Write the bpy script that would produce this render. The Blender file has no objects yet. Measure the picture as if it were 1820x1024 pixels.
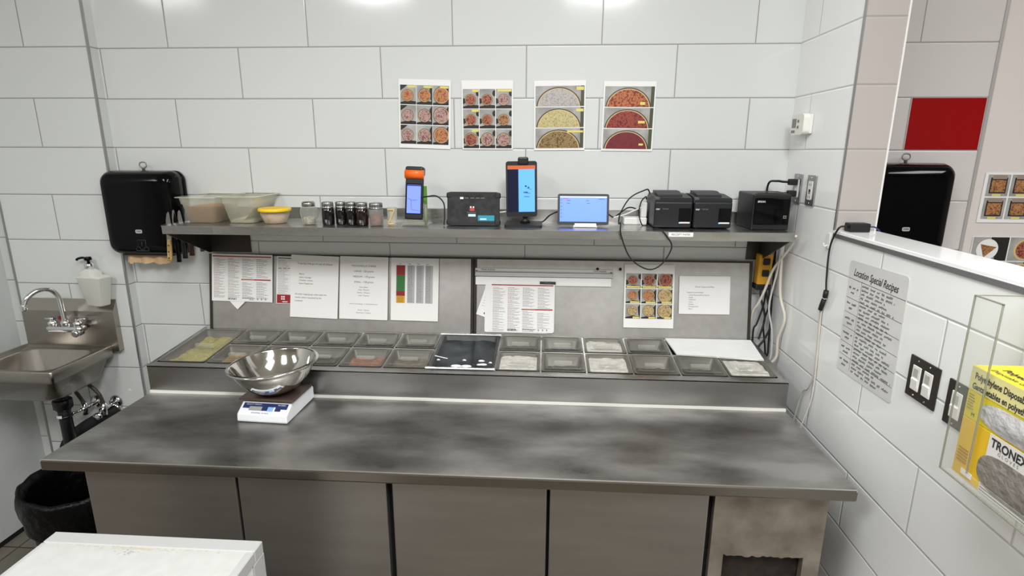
import bpy, bmesh, math, random
from mathutils import Vector, Matrix, noise

random.seed(7)
PI = math.pi
S = bpy.context.scene
COL = S.collection

# ------------------------------------------------------------------ camera, world, lights, exposure
def make_camera():
    yaw, pitch, roll = -0.0603, 0.2407, 0.0035
    cy, sy, cp, sp = math.cos(yaw), math.sin(yaw), math.cos(pitch), math.sin(pitch)
    f = Vector((sy * cp, cy * cp, -sp)); r = Vector((cy, -sy, 0)); u = r.cross(f)
    c, s = math.cos(roll), math.sin(roll)
    r2 = r * c + u * s; u2 = u * c - r * s
    cam = bpy.data.cameras.new('camera'); o = bpy.data.objects.new('camera', cam); COL.objects.link(o)
    o.matrix_world = Matrix((( r2.x, u2.x, -f.x, 1.881), (r2.y, u2.y, -f.y, -2.4576), (r2.z, u2.z, -f.z, 1.85), (0, 0, 0, 1)))
    cam.sensor_fit = 'HORIZONTAL'; cam.sensor_width = 36.0; cam.lens = 36.0 * 993.67 / 1820
    cam.clip_start = 0.02
    S.camera = o
make_camera()

w = bpy.data.worlds.new('world'); S.world = w; w.use_nodes = True
w.node_tree.nodes['Background'].inputs[0].default_value = (0.9, 0.95, 1.0, 1)
w.node_tree.nodes['Background'].inputs[1].default_value = 0.25
S.view_settings.view_transform = 'Standard'; S.view_settings.look = 'None'
S.view_settings.exposure = 0.13; S.view_settings.gamma = 1.0; S.view_settings.use_curve_mapping = False

CEIL = 3.30
def troffer_or_fill(x, y, sx, sy, e, spread=180, col=(0.975, 0.988, 1.0)):
    l = bpy.data.lights.new('ceiling_or_fill_lamp', 'AREA'); l.shape = 'RECTANGLE'; l.size = sx; l.size_y = sy
    l.energy = e; l.color = col; l.spread = math.radians(spread)
    o = bpy.data.objects.new('ceiling_or_fill_lamp', l); COL.objects.link(o); o.location = (x, y, CEIL - 0.012)
for (x, y, e) in ((-1.85, -2.92, 30), (0.24, -2.92, 48), (2.38, -2.92, 74), (1.9, -1.85, 34), (5.0, -2.2, 46)):  # lamp nearest the back wall is added fill for right wall and counter
    troffer_or_fill(x, y, 0.60, 1.20, e)

# ------------------------------------------------------------------ materials
def lin(c):
    def f(v):
        v = v / 255.0
        return v / 12.92 if v <= 0.04045 else ((v + 0.055) / 1.055) ** 2.4
    return (f(c[0]), f(c[1]), f(c[2]), 1.0)

MATS = {}
def mat(name, rgb=(200, 200, 200), rough=0.5, metal=0.0, vary=0.0, vscale=8.0, bump=0.0, bscale=40.0, coat=0.0, emit=0.0,
        spec=0.5, stretch=None, rvary=0.0, rgb2=None, alpha=1.0, trans=0.0, detail=4.0):
    if name in MATS: return MATS[name]
    m = bpy.data.materials.new(name); m.use_nodes = True; MATS[name] = m
    nt = m.node_tree; b = nt.nodes['Principled BSDF']; L = nt.links
    b.inputs['Base Color'].default_value = lin(rgb); b.inputs['Roughness'].default_value = rough
    b.inputs['Metallic'].default_value = metal; b.inputs['Specular IOR Level'].default_value = spec
    if coat: b.inputs['Coat Weight'].default_value = coat; b.inputs['Coat Roughness'].default_value = 0.08
    if emit:
        b.inputs['Emission Color'].default_value = lin(rgb); b.inputs['Emission Strength'].default_value = emit
    if trans: b.inputs['Transmission Weight'].default_value = trans
    if alpha < 1: b.inputs['Alpha'].default_value = alpha
    if vary or bump or rvary or rgb2:
        tc = nt.nodes.new('ShaderNodeTexCoord'); mp = nt.nodes.new('ShaderNodeMapping')
        L.new(tc.outputs['Object'], mp.inputs[0])
        if stretch: mp.inputs['Scale'].default_value = stretch
    if vary or rgb2:
        n = nt.nodes.new('ShaderNodeTexNoise'); n.inputs['Scale'].default_value = vscale; n.inputs['Detail'].default_value = detail
        L.new(mp.outputs[0], n.inputs['Vector'])
        r = nt.nodes.new('ShaderNodeValToRGB'); L.new(n.outputs['Fac'], r.inputs[0])
        c = lin(rgb)
        if rgb2: c0, c1 = lin(rgb2), c
        else:
            c0 = tuple(v * (1 - vary) for v in c[:3]) + (1,); c1 = tuple(min(1, v * (1 + vary)) for v in c[:3]) + (1,)
        r.color_ramp.elements[0].position = 0.35; r.color_ramp.elements[1].position = 0.65
        r.color_ramp.elements[0].color = c0; r.color_ramp.elements[1].color = c1
        L.new(r.outputs[0], b.inputs['Base Color'])
    if rvary:
        n2 = nt.nodes.new('ShaderNodeTexNoise'); n2.inputs['Scale'].default_value = 3.0; n2.inputs['Detail'].default_value = 6
        L.new(mp.outputs[0], n2.inputs['Vector'])
        mr = nt.nodes.new('ShaderNodeMapRange'); mr.inputs['From Min'].default_value = 0.3; mr.inputs['From Max'].default_value = 0.7
        mr.inputs['To Min'].default_value = max(0.02, rough - rvary); mr.inputs['To Max'].default_value = min(1, rough + rvary)
        L.new(n2.outputs['Fac'], mr.inputs['Value']); L.new(mr.outputs[0], b.inputs['Roughness'])
    if bump:
        n3 = nt.nodes.new('ShaderNodeTexNoise'); n3.inputs['Scale'].default_value = bscale; n3.inputs['Detail'].default_value = 3
        L.new(mp.outputs[0], n3.inputs['Vector'])
        bp = nt.nodes.new('ShaderNodeBump'); bp.inputs['Strength'].default_value = bump; bp.inputs['Distance'].default_value = 0.01
        L.new(n3.outputs['Fac'], bp.inputs['Height']); L.new(bp.outputs[0], b.inputs['Normal'])
    return m

def clear_mat(name, rgb, fac, rough=0.08, tint=(245, 246, 240)):
    """see-through plastic: a clear share and a glossy tinted share"""
    if name in MATS: return MATS[name]
    m = bpy.data.materials.new(name); m.use_nodes = True; MATS[name] = m
    nt = m.node_tree; b = nt.nodes['Principled BSDF']; out = nt.nodes['Material Output']
    b.inputs['Base Color'].default_value = lin(rgb); b.inputs['Roughness'].default_value = rough
    t = nt.nodes.new('ShaderNodeBsdfTransparent'); t.inputs[0].default_value = lin(tint)
    mx = nt.nodes.new('ShaderNodeMixShader')
    fr = nt.nodes.new('ShaderNodeLayerWeight'); fr.inputs[0].default_value = 0.5
    pw = nt.nodes.new('ShaderNodeMath'); pw.operation = 'POWER'; pw.inputs[1].default_value = 4.0
    ad = nt.nodes.new('ShaderNodeMath'); ad.operation = 'MULTIPLY_ADD'; ad.use_clamp = True; ad.inputs[1].default_value = 0.8; ad.inputs[2].default_value = fac + 0.03
    nt.links.new(fr.outputs['Facing'], pw.inputs[0]); nt.links.new(pw.outputs[0], ad.inputs[0])
    nt.links.new(ad.outputs[0], mx.inputs[0]); nt.links.new(t.outputs[0], mx.inputs[1]); nt.links.new(b.outputs[0], mx.inputs[2])
    nt.links.new(mx.outputs[0], out.inputs[0])
    return m

def tile_mat(name, axis, off_u, base=(226, 226, 223), grout=(150, 149, 146)):
    """large white wall tiles in running bond; axis 'x' or 'y' gives the horizontal direction"""
    m = bpy.data.materials.new(name); m.use_nodes = True; MATS[name] = m
    nt = m.node_tree; b = nt.nodes['Principled BSDF']; L = nt.links
    g = nt.nodes.new('ShaderNodeNewGeometry'); sx = nt.nodes.new('ShaderNodeSeparateXYZ'); L.new(g.outputs['Position'], sx.inputs[0])
    cu = nt.nodes.new('ShaderNodeMath'); cu.operation = 'ADD'; cu.inputs[1].default_value = off_u
    L.new(sx.outputs['X' if axis == 'x' else 'Y'], cu.inputs[0])
    cv = nt.nodes.new('ShaderNodeMath'); cv.operation = 'ADD'; cv.inputs[1].default_value = -0.0064
    L.new(sx.outputs['Z'], cv.inputs[0])
    cb = nt.nodes.new('ShaderNodeCombineXYZ'); L.new(cu.outputs[0], cb.inputs[0]); L.new(cv.outputs[0], cb.inputs[1])
    br = nt.nodes.new('ShaderNodeTexBrick'); L.new(cb.outputs[0], br.inputs['Vector'])
    br.offset = 0.5; br.offset_frequency = 2; br.squash = 1.0
    br.inputs['Scale'].default_value = 1.0; br.inputs['Mortar Size'].default_value = 0.0024
    br.inputs['Mortar Smooth'].default_value = 0.35; br.inputs['Bias'].default_value = 0.0
    br.inputs['Brick Width'].default_value = 0.61; br.inputs['Row Height'].default_value = 0.2057
    c = lin(base)
    br.inputs['Color1'].default_value = c; br.inputs['Color2'].default_value = tuple(v * 0.975 for v in c[:3]) + (1,)
    br.inputs['Mortar'].default_value = lin(grout)
    L.new(br.outputs['Color'], b.inputs['Base Color'])
    mr = nt.nodes.new('ShaderNodeMapRange'); mr.inputs['To Min'].default_value = 0.11; mr.inputs['To Max'].default_value = 0.7
    L.new(br.outputs['Fac'], mr.inputs['Value']); L.new(mr.outputs[0], b.inputs['Roughness'])
    # pillowed tile edge + faint waviness of the glaze
    br2 = nt.nodes.new('ShaderNodeTexBrick'); L.new(cb.outputs[0], br2.inputs['Vector'])
    br2.offset = 0.5; br2.offset_frequency = 2
    for k, v in (('Scale', 1.0), ('Mortar Size', 0.0055), ('Mortar Smooth', 1.0), ('Brick Width', 0.61), ('Row Height', 0.2057)): br2.inputs[k].default_value = v
    bp = nt.nodes.new('ShaderNodeBump'); bp.invert = True; bp.inputs['Strength'].default_value = 0.5; bp.inputs['Distance'].default_value = 0.004
    L.new(br2.outputs['Fac'], bp.inputs['Height'])
    nz = nt.nodes.new('ShaderNodeTexNoise'); nz.inputs['Scale'].default_value = 3.0; L.new(cb.outputs[0], nz.inputs['Vector'])
    bp2 = nt.nodes.new('ShaderNodeBump'); bp2.inputs['Strength'].default_value = 0.06; bp2.inputs['Distance'].default_value = 0.02
    L.new(nz.outputs['Fac'], bp2.inputs['Height']); L.new(bp.outputs[0], bp2.inputs['Normal'])
    L.new(bp2.outputs[0], b.inputs['Normal'])
    return m

def floor_mat():
    m = bpy.data.materials.new('floor_tile'); m.use_nodes = True
    nt = m.node_tree; b = nt.nodes['Principled BSDF']; L = nt.links
    g = nt.nodes.new('ShaderNodeNewGeometry')
    br = nt.nodes.new('ShaderNodeTexBrick'); L.new(g.outputs['Position'], br.inputs['Vector']); br.offset = 0.0
    for k, v in (('Scale', 1.0), ('Mortar Size', 0.004), ('Brick Width', 0.305), ('Row Height', 0.305)): br.inputs[k].default_value = v
    br.inputs['Color1'].default_value = lin((120, 114, 102)); br.inputs['Color2'].default_value = lin((110, 105, 94)); br.inputs['Mortar'].default_value = lin((62, 58, 52))
    L.new(br.outputs['Color'], b.inputs['Base Color']); b.inputs['Roughness'].default_value = 0.45
    return m

def pizza_mat(name, cols, scale=60.0):
    """a printed photo of toppings: patches of several colours"""
    m = bpy.data.materials.new(name); m.use_nodes = True; MATS[name] = m
    nt = m.node_tree; b = nt.nodes['Principled BSDF']; L = nt.links
    tc = nt.nodes.new('ShaderNodeTexCoord')
    nz = nt.nodes.new('ShaderNodeTexNoise'); nz.inputs['Scale'].default_value = scale; nz.inputs['Detail'].default_value = 3
    L.new(tc.outputs['Object'], nz.inputs['Vector'])
    vo = nt.nodes.new('ShaderNodeTexVoronoi'); vo.inputs['Scale'].default_value = scale * 1.6
    L.new(tc.outputs['Object'], vo.inputs['Vector'])
    mx = nt.nodes.new('ShaderNodeMath'); mx.operation = 'MULTIPLY_ADD'; mx.inputs[1].default_value = 0.35
    L.new(vo.outputs['Distance'], mx.inputs[0]); L.new(nz.outputs['Fac'], mx.inputs[2])
    r = nt.nodes.new('ShaderNodeValToRGB'); L.new(mx.outputs[0], r.inputs[0])
    el = r.color_ramp.elements
    while len(el) < len(cols): el.new(0.5)
    for i, c in enumerate(cols):
        el[i].position = 0.42 + 0.38 * i / (len(cols) - 1); el[i].color = lin(c)
    L.new(r.outputs[0], b.inputs['Base Color']); b.inputs['Roughness'].default_value = 0.4
    return m

M_STEEL = mat('brushed_steel', (190, 189, 186), 0.30, 1.0, vary=0.10, vscale=5, rvary=0.06, stretch=(1, 6, 6))
M_TOP = mat('worn_steel_top', (196, 194, 191), 0.38, 1.0, rgb2=(130, 128, 125), vscale=3.2, rvary=0.14, stretch=(1, 2.2, 1), detail=8)
M_DOOR = mat('door_steel', (160, 155, 150), 0.45, 1.0, vary=0.04, vscale=4, stretch=(1, 1, 6))
M_LIDST = mat('mottled_steel', (196, 194, 191), 0.40, 1.0, vary=0.05, vscale=26, rvary=0.05, detail=8)
M_WORN = mat('worn_panel', (172, 162, 150), 0.5, 0.8, rgb2=(134, 124, 112), vscale=9, detail=8)
M_BOWL = mat('polished_steel', (214, 212, 206), 0.09, 1.0)
M_CAP = mat('steel_cap', (150, 148, 145), 0.28, 1.0)
M_CHROME = mat('chrome', (222, 222, 222), 0.07, 1.0)
M_DARKST = mat('dark_bracket', (70, 66, 62), 0.45, 0.8)
M_ALU = mat('aluminium_trim', (168, 168, 168), 0.38, 0.9)
M_GAP = mat('dark_gap', (12, 12, 12), 0.8)
M_BLACK = mat('black_plastic', (5, 5, 6), 0.09, spec=0.16)
M_MATTE = mat('matte_black', (18, 18, 20), 0.45)
M_PRN = mat('printer_black', (22, 23, 27), 0.42, bump=0.03, bscale=400)
M_RUB = mat('black_rubber', (16, 16, 16), 0.6)
M_BAG = mat('bag_black', (4, 4, 5), 0.34, bump=0.9, bscale=26, spec=0.16)
M_WHITE = mat('white_plastic', (226, 225, 220), 0.35)
M_PAPER = mat('white_paper', (236, 234, 230), 0.55)
M_LAM = mat('laminated_paper', (236, 235, 232), 0.16, coat=0.6)
M_INK = mat('ink', (52, 50, 50), 0.6)
M_INKG = mat('grey_ink', (116, 112, 110), 0.6)
M_INKR = mat('faded_red_ink', (160, 96, 94), 0.6)
M_RED = mat('print_red', (150, 28, 30), 0.5)
M_GREEN = mat('print_green', (52, 120, 56), 0.5)
M_ORNG = mat('print_amber', (212, 158, 40), 0.5)
M_YTAG = mat('yellow_tag', (220, 206, 110), 0.5)
M_CLEAR = clear_mat('clear_lid', (150, 149, 143), 0.10, 0.07, (249, 248, 244))
M_HAND = clear_mat('lid_handle', (206, 206, 202), 0.12, 0.05, (250, 250, 248))
M_ACR = clear_mat('clear_acrylic', (225, 228, 222), 0.015, 0.05, (253, 253, 252))
M_ACRE = clear_mat('acrylic_edge', (150, 150, 136), 0.55, 0.1)
M_TUB = clear_mat('cloudy_tub', (216, 212, 196), 0.32, 0.22)
M_GLASS = clear_mat('clear_glass', (215, 218, 214), 0.16, 0.04)
M_WRAP = clear_mat('cling_wrap', (60, 64, 68), 0.02, 0.10, (225, 228, 230))

# ------------------------------------------------------------------ mesh building
class MB:
    def __init__(self, local=False):
        self.bm = bmesh.new(); self.local = local; self.mats = []; self.mi = 0
    def m(self, material):
        if material not in self.mats: self.mats.append(material)
        self.mi = self.mats.index(material); return self
    def _fin(self, faces, smooth=False):
        for f in faces: f.material_index = self.mi; f.smooth = smooth
    def box(self, x0, y0, z0, x1, y1, z1, bevel=0.0, seg=2, smooth=False):
        pre = set(self.bm.faces)
        vs = bmesh.ops.create_cube(self.bm, size=1.0)['verts']
        for v in vs:
            v.co = Vector((x0 + (v.co.x + .5) * (x1 - x0), y0 + (v.co.y + .5) * (y1 - y0), z0 + (v.co.z + .5) * (z1 - z0)))
        if bevel:
            es = list({e for v in vs for e in v.link_edges})
            bmesh.ops.bevel(self.bm, geom=es, offset=bevel, segments=seg, affect='EDGES', profile=0.5)
        self._fin([f for f in self.bm.faces if f not in pre], smooth); return self
    def poly(self, pts, smooth=False):
        f = self.bm.faces.new([self.bm.verts.new(p) for p in pts]); self._fin([f], smooth); return self
    def loft(self, rings, cap0=True, cap1=True, closed=True, smooth=True):
        vr = [[self.bm.verts.new(p) for p in ring] for ring in rings]; fs = []
        n = len(vr[0])
        for a, b in zip(vr, vr[1:]):
            for i in range(n if closed else n - 1):
                j = (i + 1) % n
                try: fs.append(self.bm.faces.new((a[i], a[j], b[j], b[i])))
                except ValueError: pass
        self._fin(fs, smooth)
        caps = []
        if cap0: caps.append(self.bm.faces.new(list(reversed(vr[0]))))
        if cap1: caps.append(self.bm.faces.new(vr[-1]))
        self._fin(caps, False); return self
    def lathe(self, prof, c=(0, 0, 0), n=32, cap0=True, cap1=True, sx=1.0, sy=1.0, axis='z'):
        rings = []
        for r, z in prof:
            ring = []
            for i in range(n):
                a = 2 * PI * i / n; u, v = r * math.cos(a) * sx, r * math.sin(a) * sy
                if axis == 'z': p = (c[0] + u, c[1] + v, c[2] + z)
                elif axis == 'y': p = (c[0] + u, c[1] + z, c[2] + v)
                else: p = (c[0] + z, c[1] + u, c[2] + v)
                ring.append(p)
            rings.append(ring)
        return self.loft(rings, cap0, cap1)
    def prism(self, pts, axis, a, b, smooth=False):
        def P(p, t):
            return {'x': (t, p[0], p[1]), 'y': (p[0], t, p[1]), 'z': (p[0], p[1], t)}[axis]
        return self.loft([[P(p, a) for p in pts], [P(p, b) for p in pts]], smooth=smooth)
    def tube(self, pts, r, n=8, sub=6, cap=True, rs=None):
        P = catmull([Vector(p) for p in pts], sub) if sub else [Vector(p) for p in pts]
        rings = []; ref = None
        for i, p in enumerate(P):
            t = (P[min(i + 1, len(P) - 1)] - P[max(i - 1, 0)]).normalized()
            if ref is None: ref = Vector((0, 0, 1)) if abs(t.z) < 0.9 else Vector((1, 0, 0))
            a = (ref - t * ref.dot(t)).normalized(); b = t.cross(a); ref = a
            rr = r if rs is None else rs[min(len(rs) - 1, int(i / len(P) * len(rs)))]
            rings.append([p + a * rr * math.cos(2 * PI * k / n) + b * rr * math.sin(2 * PI * k / n) for k in range(n)])
        return self.loft(rings, cap, cap)
    def height(self, x0, y0, x1, y1, nx, ny, fn, smooth=True):
        g = [[self.bm.verts.new((x0 + (x1 - x0) * i / nx, y0 + (y1 - y0) * j / ny, fn(i / nx, j / ny))) for i in range(nx + 1)] for j in range(ny + 1)]
        fs = [self.bm.faces.new((g[j][i], g[j][i + 1], g[j + 1][i + 1], g[j + 1][i])) for j in range(ny) for i in range(nx)]
        self._fin(fs, smooth); return self
    def disc(self, c, r, n=24, axis='y', sx=1.0):
        pts = []
        for i in range(n):
            a = 2 * PI * i / n; u, v = r * sx * math.cos(a), r * math.sin(a)
            pts.append({'y': (c[0] + u, c[1], c[2] + v), 'z': (c[0] + u, c[1] + v, c[2]), 'x': (c[0], c[1] - u, c[2] + v)}[axis])
        return self.poly(pts)
    def build(self, name, material=None, parent=None, solid=0.0):
        if parent is not None and not self.local:
            off = Vector(parent.location)
            pp = parent.parent
            while pp is not None: off += Vector(pp.location); pp = pp.parent
            bmesh.ops.translate(self.bm, verts=self.bm.verts, vec=-off)
        bmesh.ops.recalc_face_normals(self.bm, faces=self.bm.faces)
        me = bpy.data.meshes.new(name); self.bm.to_mesh(me); self.bm.free()
        if not self.mats: me.materials.append(material)
        for mm in self.mats: me.materials.append(mm)
        o = bpy.data.objects.new(name, me); COL.objects.link(o)
        if parent is not None: o.parent = parent
        return o

def catmull(P, sub):
    if len(P) < 3: return P
    out = []
    for i in range(len(P) - 1):
        p0, p1, p2, p3 = P[max(i - 1, 0)], P[i], P[i + 1], P[min(i + 2, len(P) - 1)]
        for k in range(sub):
            t = k / sub
            out.append(0.5 * ((2 * p1) + (p2 - p0) * t + (2 * p0 - 5 * p1 + 4 * p2 - p3) * t * t + (3 * p1 - p0 - 3 * p2 + p3) * t ** 3))
    out.append(P[-1]); return out

def rrect(w, h, r, n=5, cx=0.0, cy=0.0):
    pts = []
    for sx, sy, a0 in ((1, 1, 0), (-1, 1, PI / 2), (-1, -1, PI), (1, -1, 1.5 * PI)):
        for k in range(n + 1):
            a = a0 + PI / 2 * k / n
            pts.append((cx + sx * (w / 2 - r) + r * math.cos(a), cy + sy * (h / 2 - r) + r * math.sin(a)))
    return pts

def tag(o, label, cat, group=None):
    o['label'] = label; o['category'] = cat
    if group: o['group'] = group
    return o
def thing(name, loc, label, cat, group=None, rot=(0, 0, 0)):
    o = bpy.data.objects.new(name, None); COL.objects.link(o); o.empty_display_size = 0.02
    o.location = loc; o.rotation_euler = rot
    return tag(o, label, cat, group)
def struct(o):
    o['kind'] = 'structure'; return o

def text(body, size, loc, rot, material, parent=None, name='lettering', align='CENTER', shear=0.0, sx=1.0, bold=0.0):
    """lettering as a thin mesh; loc and rot in the parent's frame"""
    cu = bpy.data.curves.new(name, 'FONT'); cu.body = body; cu.size = size; cu.align_x = align; cu.align_y = 'CENTER'
    cu.shear = shear; cu.offset = bold; cu.resolution_u = 3
    t = bpy.data.objects.new(name, cu); COL.objects.link(t)
    dg = bpy.context.evaluated_depsgraph_get()
    me = bpy.data.meshes.new_from_object(t.evaluated_get(dg))
    bpy.data.objects.remove(t); bpy.data.curves.remove(cu)
    me.materials.clear(); me.materials.append(material)
    me.transform(Matrix.Diagonal((sx, 1, 1, 1)))
    o = bpy.data.objects.new(name, me); COL.objects.link(o); o.location = loc; o.rotation_euler = rot
    if parent is not None: o.parent = parent
    return o
FRONT = (PI / 2, 0, 0)

# ------------------------------------------------------------------ the setting
T_BACK = tile_mat('wall_tile', 'x', -0.264, base=(212, 214, 211))
T_LEFT = tile_mat('wall_tile_chase', 'x', 0.337, base=(212, 214, 211))
T_RIGHT = tile_mat('wall_tile_side_lit', 'y', 0.756, base=(240, 241, 239), grout=(204, 203, 201))  # same tile as the back wall, its brighter light put into the colour
T_FAR = tile_mat('wall_tile_beyond', 'x', -3.338, base=(212, 206, 203))
T_END = tile_mat('wall_tile_end_shaded', 'x', -2.87, base=(178, 171, 166), grout=(160, 156, 152))  # same wall's end face, its shade put into a darker tile colour
M_PAINT = mat('painted_wall', (214, 206, 200), 0.6)
M_FRP = mat('white_panel', (204, 206, 204), 0.45, bump=0.02, bscale=90)

struct(MB().box(-3.0, -6.2, -0.08, 8.0, 0.14, 0.0).build('floor', floor_mat()))
struct(MB().box(-3.0, -6.2, CEIL, 8.0, 0.14, CEIL + 0.06).build('ceiling', mat('ceiling_tile', (225, 222, 214), 0.8)))
struct(MB().box(-0.72, 0.0, 0.0, 2.95, 0.12, CEIL).build('wall_back', T_BACK))
struct(MB().box(2.95, 0.0, 0.0, 3.632, 0.12, CEIL).build('wall_beyond', T_FAR))
struct(MB().box(3.645, 0.0, 0.0, 8.0, 0.12, CEIL).build('wall_painted', M_PAINT))
struct(MB().box(-0.592, -0.05, 0.0, -0.05, 0.0, CEIL).build('wall_chase', T_LEFT))
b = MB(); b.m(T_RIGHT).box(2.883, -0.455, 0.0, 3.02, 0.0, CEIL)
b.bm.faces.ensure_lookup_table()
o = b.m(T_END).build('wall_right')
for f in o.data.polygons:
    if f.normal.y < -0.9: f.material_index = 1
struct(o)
struct(MB().box(2.883, -3.6, 0.0, 3.02, -0.455, 1.572).build('wall_half', T_RIGHT))
struct(MB().box(2.8826, -3.6, 1.572, 3.0204, -0.4555, 1.586, 0.002).build('trim_half_wall_cap', mat('cap_tile', (246, 246, 244), 0.10)))
struct(MB().box(-3.0, -4.6, 0.0, 8.0, -4.5, CEIL).build('wall_front', mat('wall_front_paint', (150, 146, 140), 0.7)))
struct(MB().box(8.0, -6.2, 0.0, 8.1, 0.12, CEIL).build('wall_outer', M_PAINT))
struct(MB().box(-3.1, -6.2, 0.0, -3.0, 0.12, CEIL).build('wall_far_left', M_PAINT))
struct(MB().box(-0.76, -1.2, 0.025, -0.69, 0.0, CEIL).build('wall_left', M_FRP))
struct(MB().box(-0.76, -1.2, 0.0, -0.689, 0.0, 0.025).build('baseboard_left', M_GAP))
# metal corner beads
tr = MB()
tr.box(-0.056, -0.0535, 0.0, -0.047, -0.046, CEIL); struct(tr.build('trim_1', M_ALU))
struct(MB().box(-0.596, -0.054, 0.0, -0.588, -0.046, CEIL).build('trim_2', M_ALU))
struct(MB().box(2.8808, -0.4572, 1.586, 2.8866, -0.451, CEIL).build('trim_3', M_ALU))
struct(MB().box(3.0165, -0.457, 1.586, 3.0222, -0.45, CEIL).build('trim_4', mat('white_trim', (224, 222, 218), 0.4)))
struct(MB().box(2.8795, -3.6, 1.562, 2.8835, -0.456, 1.576).build('trim_5', M_ALU))
struct(MB().box(3.632, -0.004, 0.0, 3.645, 0.12, CEIL).build('trim_6', mat('grey_trim', (168, 164, 160), 0.4)))
struct(MB().box(3.342, -0.0022, 1.8605, 3.628, 0.0, 2.0615, 0.001).build('trim_red_tile', mat('red_tile', (150, 8, 12), 0.12)))

# ------------------------------------------------------------------ refrigerated prep table
KR = 0.0815
def rz(y): return 1.014 + KR * (y + 0.455)
TX0, TX1 = 0.300, 2.797
tbl = thing('prep_table', (1.55, -0.5, 0.0), 'long stainless steel pizza prep table with grey doors and a raised pan rail', 'prep table')
b = MB(); b.box(TX0, -0.972, 0.862, TX1, -0.035, 0.900, 0.006, 2); o = b.build('worktop', M_TOP, tbl); o.data.materials.append(mat('edge_steel_shaded', (132, 126, 118), 0.26, 1.0)); o.data.materials.append(mat('edge_highlight', (214, 212, 208), 0.3, 1.0))  # front face darkened for its dark reflection, bevel lightened as a painted highlight
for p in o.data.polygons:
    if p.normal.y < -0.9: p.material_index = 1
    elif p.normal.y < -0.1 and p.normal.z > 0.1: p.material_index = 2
# body: side, back, base and dark inside behind the doors
b = MB()
b.box(0.405, -0.90, 0.10, 0.425, -0.06, 0.862); b.box(2.72, -0.90, 0.10, 2.742, -0.06, 0.862)
b.box(0.425, -0.08, 0.10, 2.72, -0.06, 0.862); b.box(0.425, -0.90, 0.10, 2.72, -0.08, 0.13)
b.m(M_GAP).box(0.425, -0.897, 0.13, 2.42, -0.89, 0.862); b.box(2.42, -0.80, 0.13, 2.72, -0.79, 0.862)
b.mats.insert(0, M_DOOR)
for f in b.bm.faces: f.material_index = 0
bmx = b; o = bmx.build('carcass', None, tbl)
for p in o.data.polygons:
    c = p.center
    if (o.location + c).y + tbl.location.y < -0.885 and (c.z > 0.14) and (c.x + tbl.location.x) > 0.43 and (c.x + tbl.location.x) < 2.41: p.material_index = 1
for x0, x1 in ((0.406, 0.908), (0.916, 1.396), (1.414, 1.899), (1.908, 2.390)):
    b = MB(); b.box(x0, -0.932, 0.13, x1, -0.902, 0.846, 0.004, 2); b.build('door', M_DOOR, tbl)
# machine compartment panel with a ragged opening
hx0, hx1, hz = 2.449, 2.691, 0.634
b = MB()
b.box(2.408, -0.930, 0.13, hx0, -0.905, 0.846); b.box(hx1, -0.930, 0.13, 2.742, -0.905, 0.846)
b.box(hx0, -0.930, hz, hx1, -0.905, 0.846); b.box(hx0, -0.930, 0.13, hx1, -0.905, 0.28)
pn = b.build('compressor_panel', M_WORN, tbl)
b = MB(); b.box(hx0 - 0.01, -0.895, 0.25, hx1 + 0.01, -0.885, hz + 0.02); b.build('dark_opening', mat('rusty_dark', (36, 28, 22), 0.8, vary=0.5, vscale=30), tbl)
random.seed(3)
b = MB()
pts = [(hx0 - .002, hz + .004)]
for i in range(1, 22): pts.append((hx0 + (hx1 - hx0) * i / 22, hz + random.uniform(-.006, .002)))
pts += [(hx1 + .002, hz + .004)]
b.prism(pts + [(hx1 + .002, hz + .010), (hx0 - .002, hz + .010)], 'y', -0.931, -0.906); b.build('torn_edge', M_WORN, tbl)
for x in (0.45, 1.2, 1.95, 2.68):
    for y in (-0.85, -0.12):
        b = MB(); b.lathe([(0.022, 0.0), (0.022, 0.02), (0.016, 0.03), (0.016, 0.10)], (x, y, 0), 14); b.build('foot', M_STEEL, tbl)
# pan rail
b = MB(); b.box(TX0, -0.458, 0.906, TX1, -0.447, rz(-0.455), 0.002); b.build('rail_front', mat('rail_steel', (146, 145, 143), 0.33, 1.0, vary=.05, vscale=5, stretch=(1, 6, 6)), tbl)
b = MB(); b.box(TX0 + .002, -0.466, 0.899, TX1 - .002, -0.447, 0.909); b.build('rail_gasket', mat('rail_seam', (216, 213, 206), 0.4), tbl)
for x in (TX0, TX1 - 0.012):
    b = MB(); b.prism([(-0.447, 0.90), (-0.06, 0.90), (-0.06, rz(-0.06)), (-0.447, rz(-0.447))], 'x', x, x + 0.012); b.build('rail_end', M_STEEL, tbl)
def slab(b, x0, y0, x1, y1, t=0.006, dz=0.0):
    b.loft([[(x0, y0, rz(y0) + dz - t), (x1, y0, rz(y0) + dz - t), (x1, y1, rz(y1) + dz - t), (x0, y1, rz(y1) + dz - t)],
            [(x0, y0, rz(y0) + dz), (x1, y0, rz(y0) + dz), (x1, y1, rz(y1) + dz), (x0, y1, rz(y1) + dz)]], smooth=False)
b = MB(); slab(b, TX0, -0.458, TX1, -0.424); slab(b, TX0, -0.083, TX1, -0.045); slab(b, TX0, -0.424, 0.318, -0.083); slab(b, 2.770, -0.424, TX1, -0.083)
slab(b, 0.520, -0.250, 1.424, -0.240); slab(b, 1.690, -0.250, 2.770, -0.240)
LX = [0.52 + 0.181 * i for i in range(6)]; RX = [1.69 + 0.180 * i for i in range(7)]
for x in LX[0:] + RX[:6]: slab(b, x - 0.004, -0.424, x + 0.004, -0.083)
b.build('rail_frame', M_STEEL, tbl)
b = MB(); b.box(0.318, -0.44, 0.905, 2.77, -0.06, 0.912); b.build('rail_well', mat('well_steel', (90, 88, 84), 0.5, 0.6), tbl)
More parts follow.
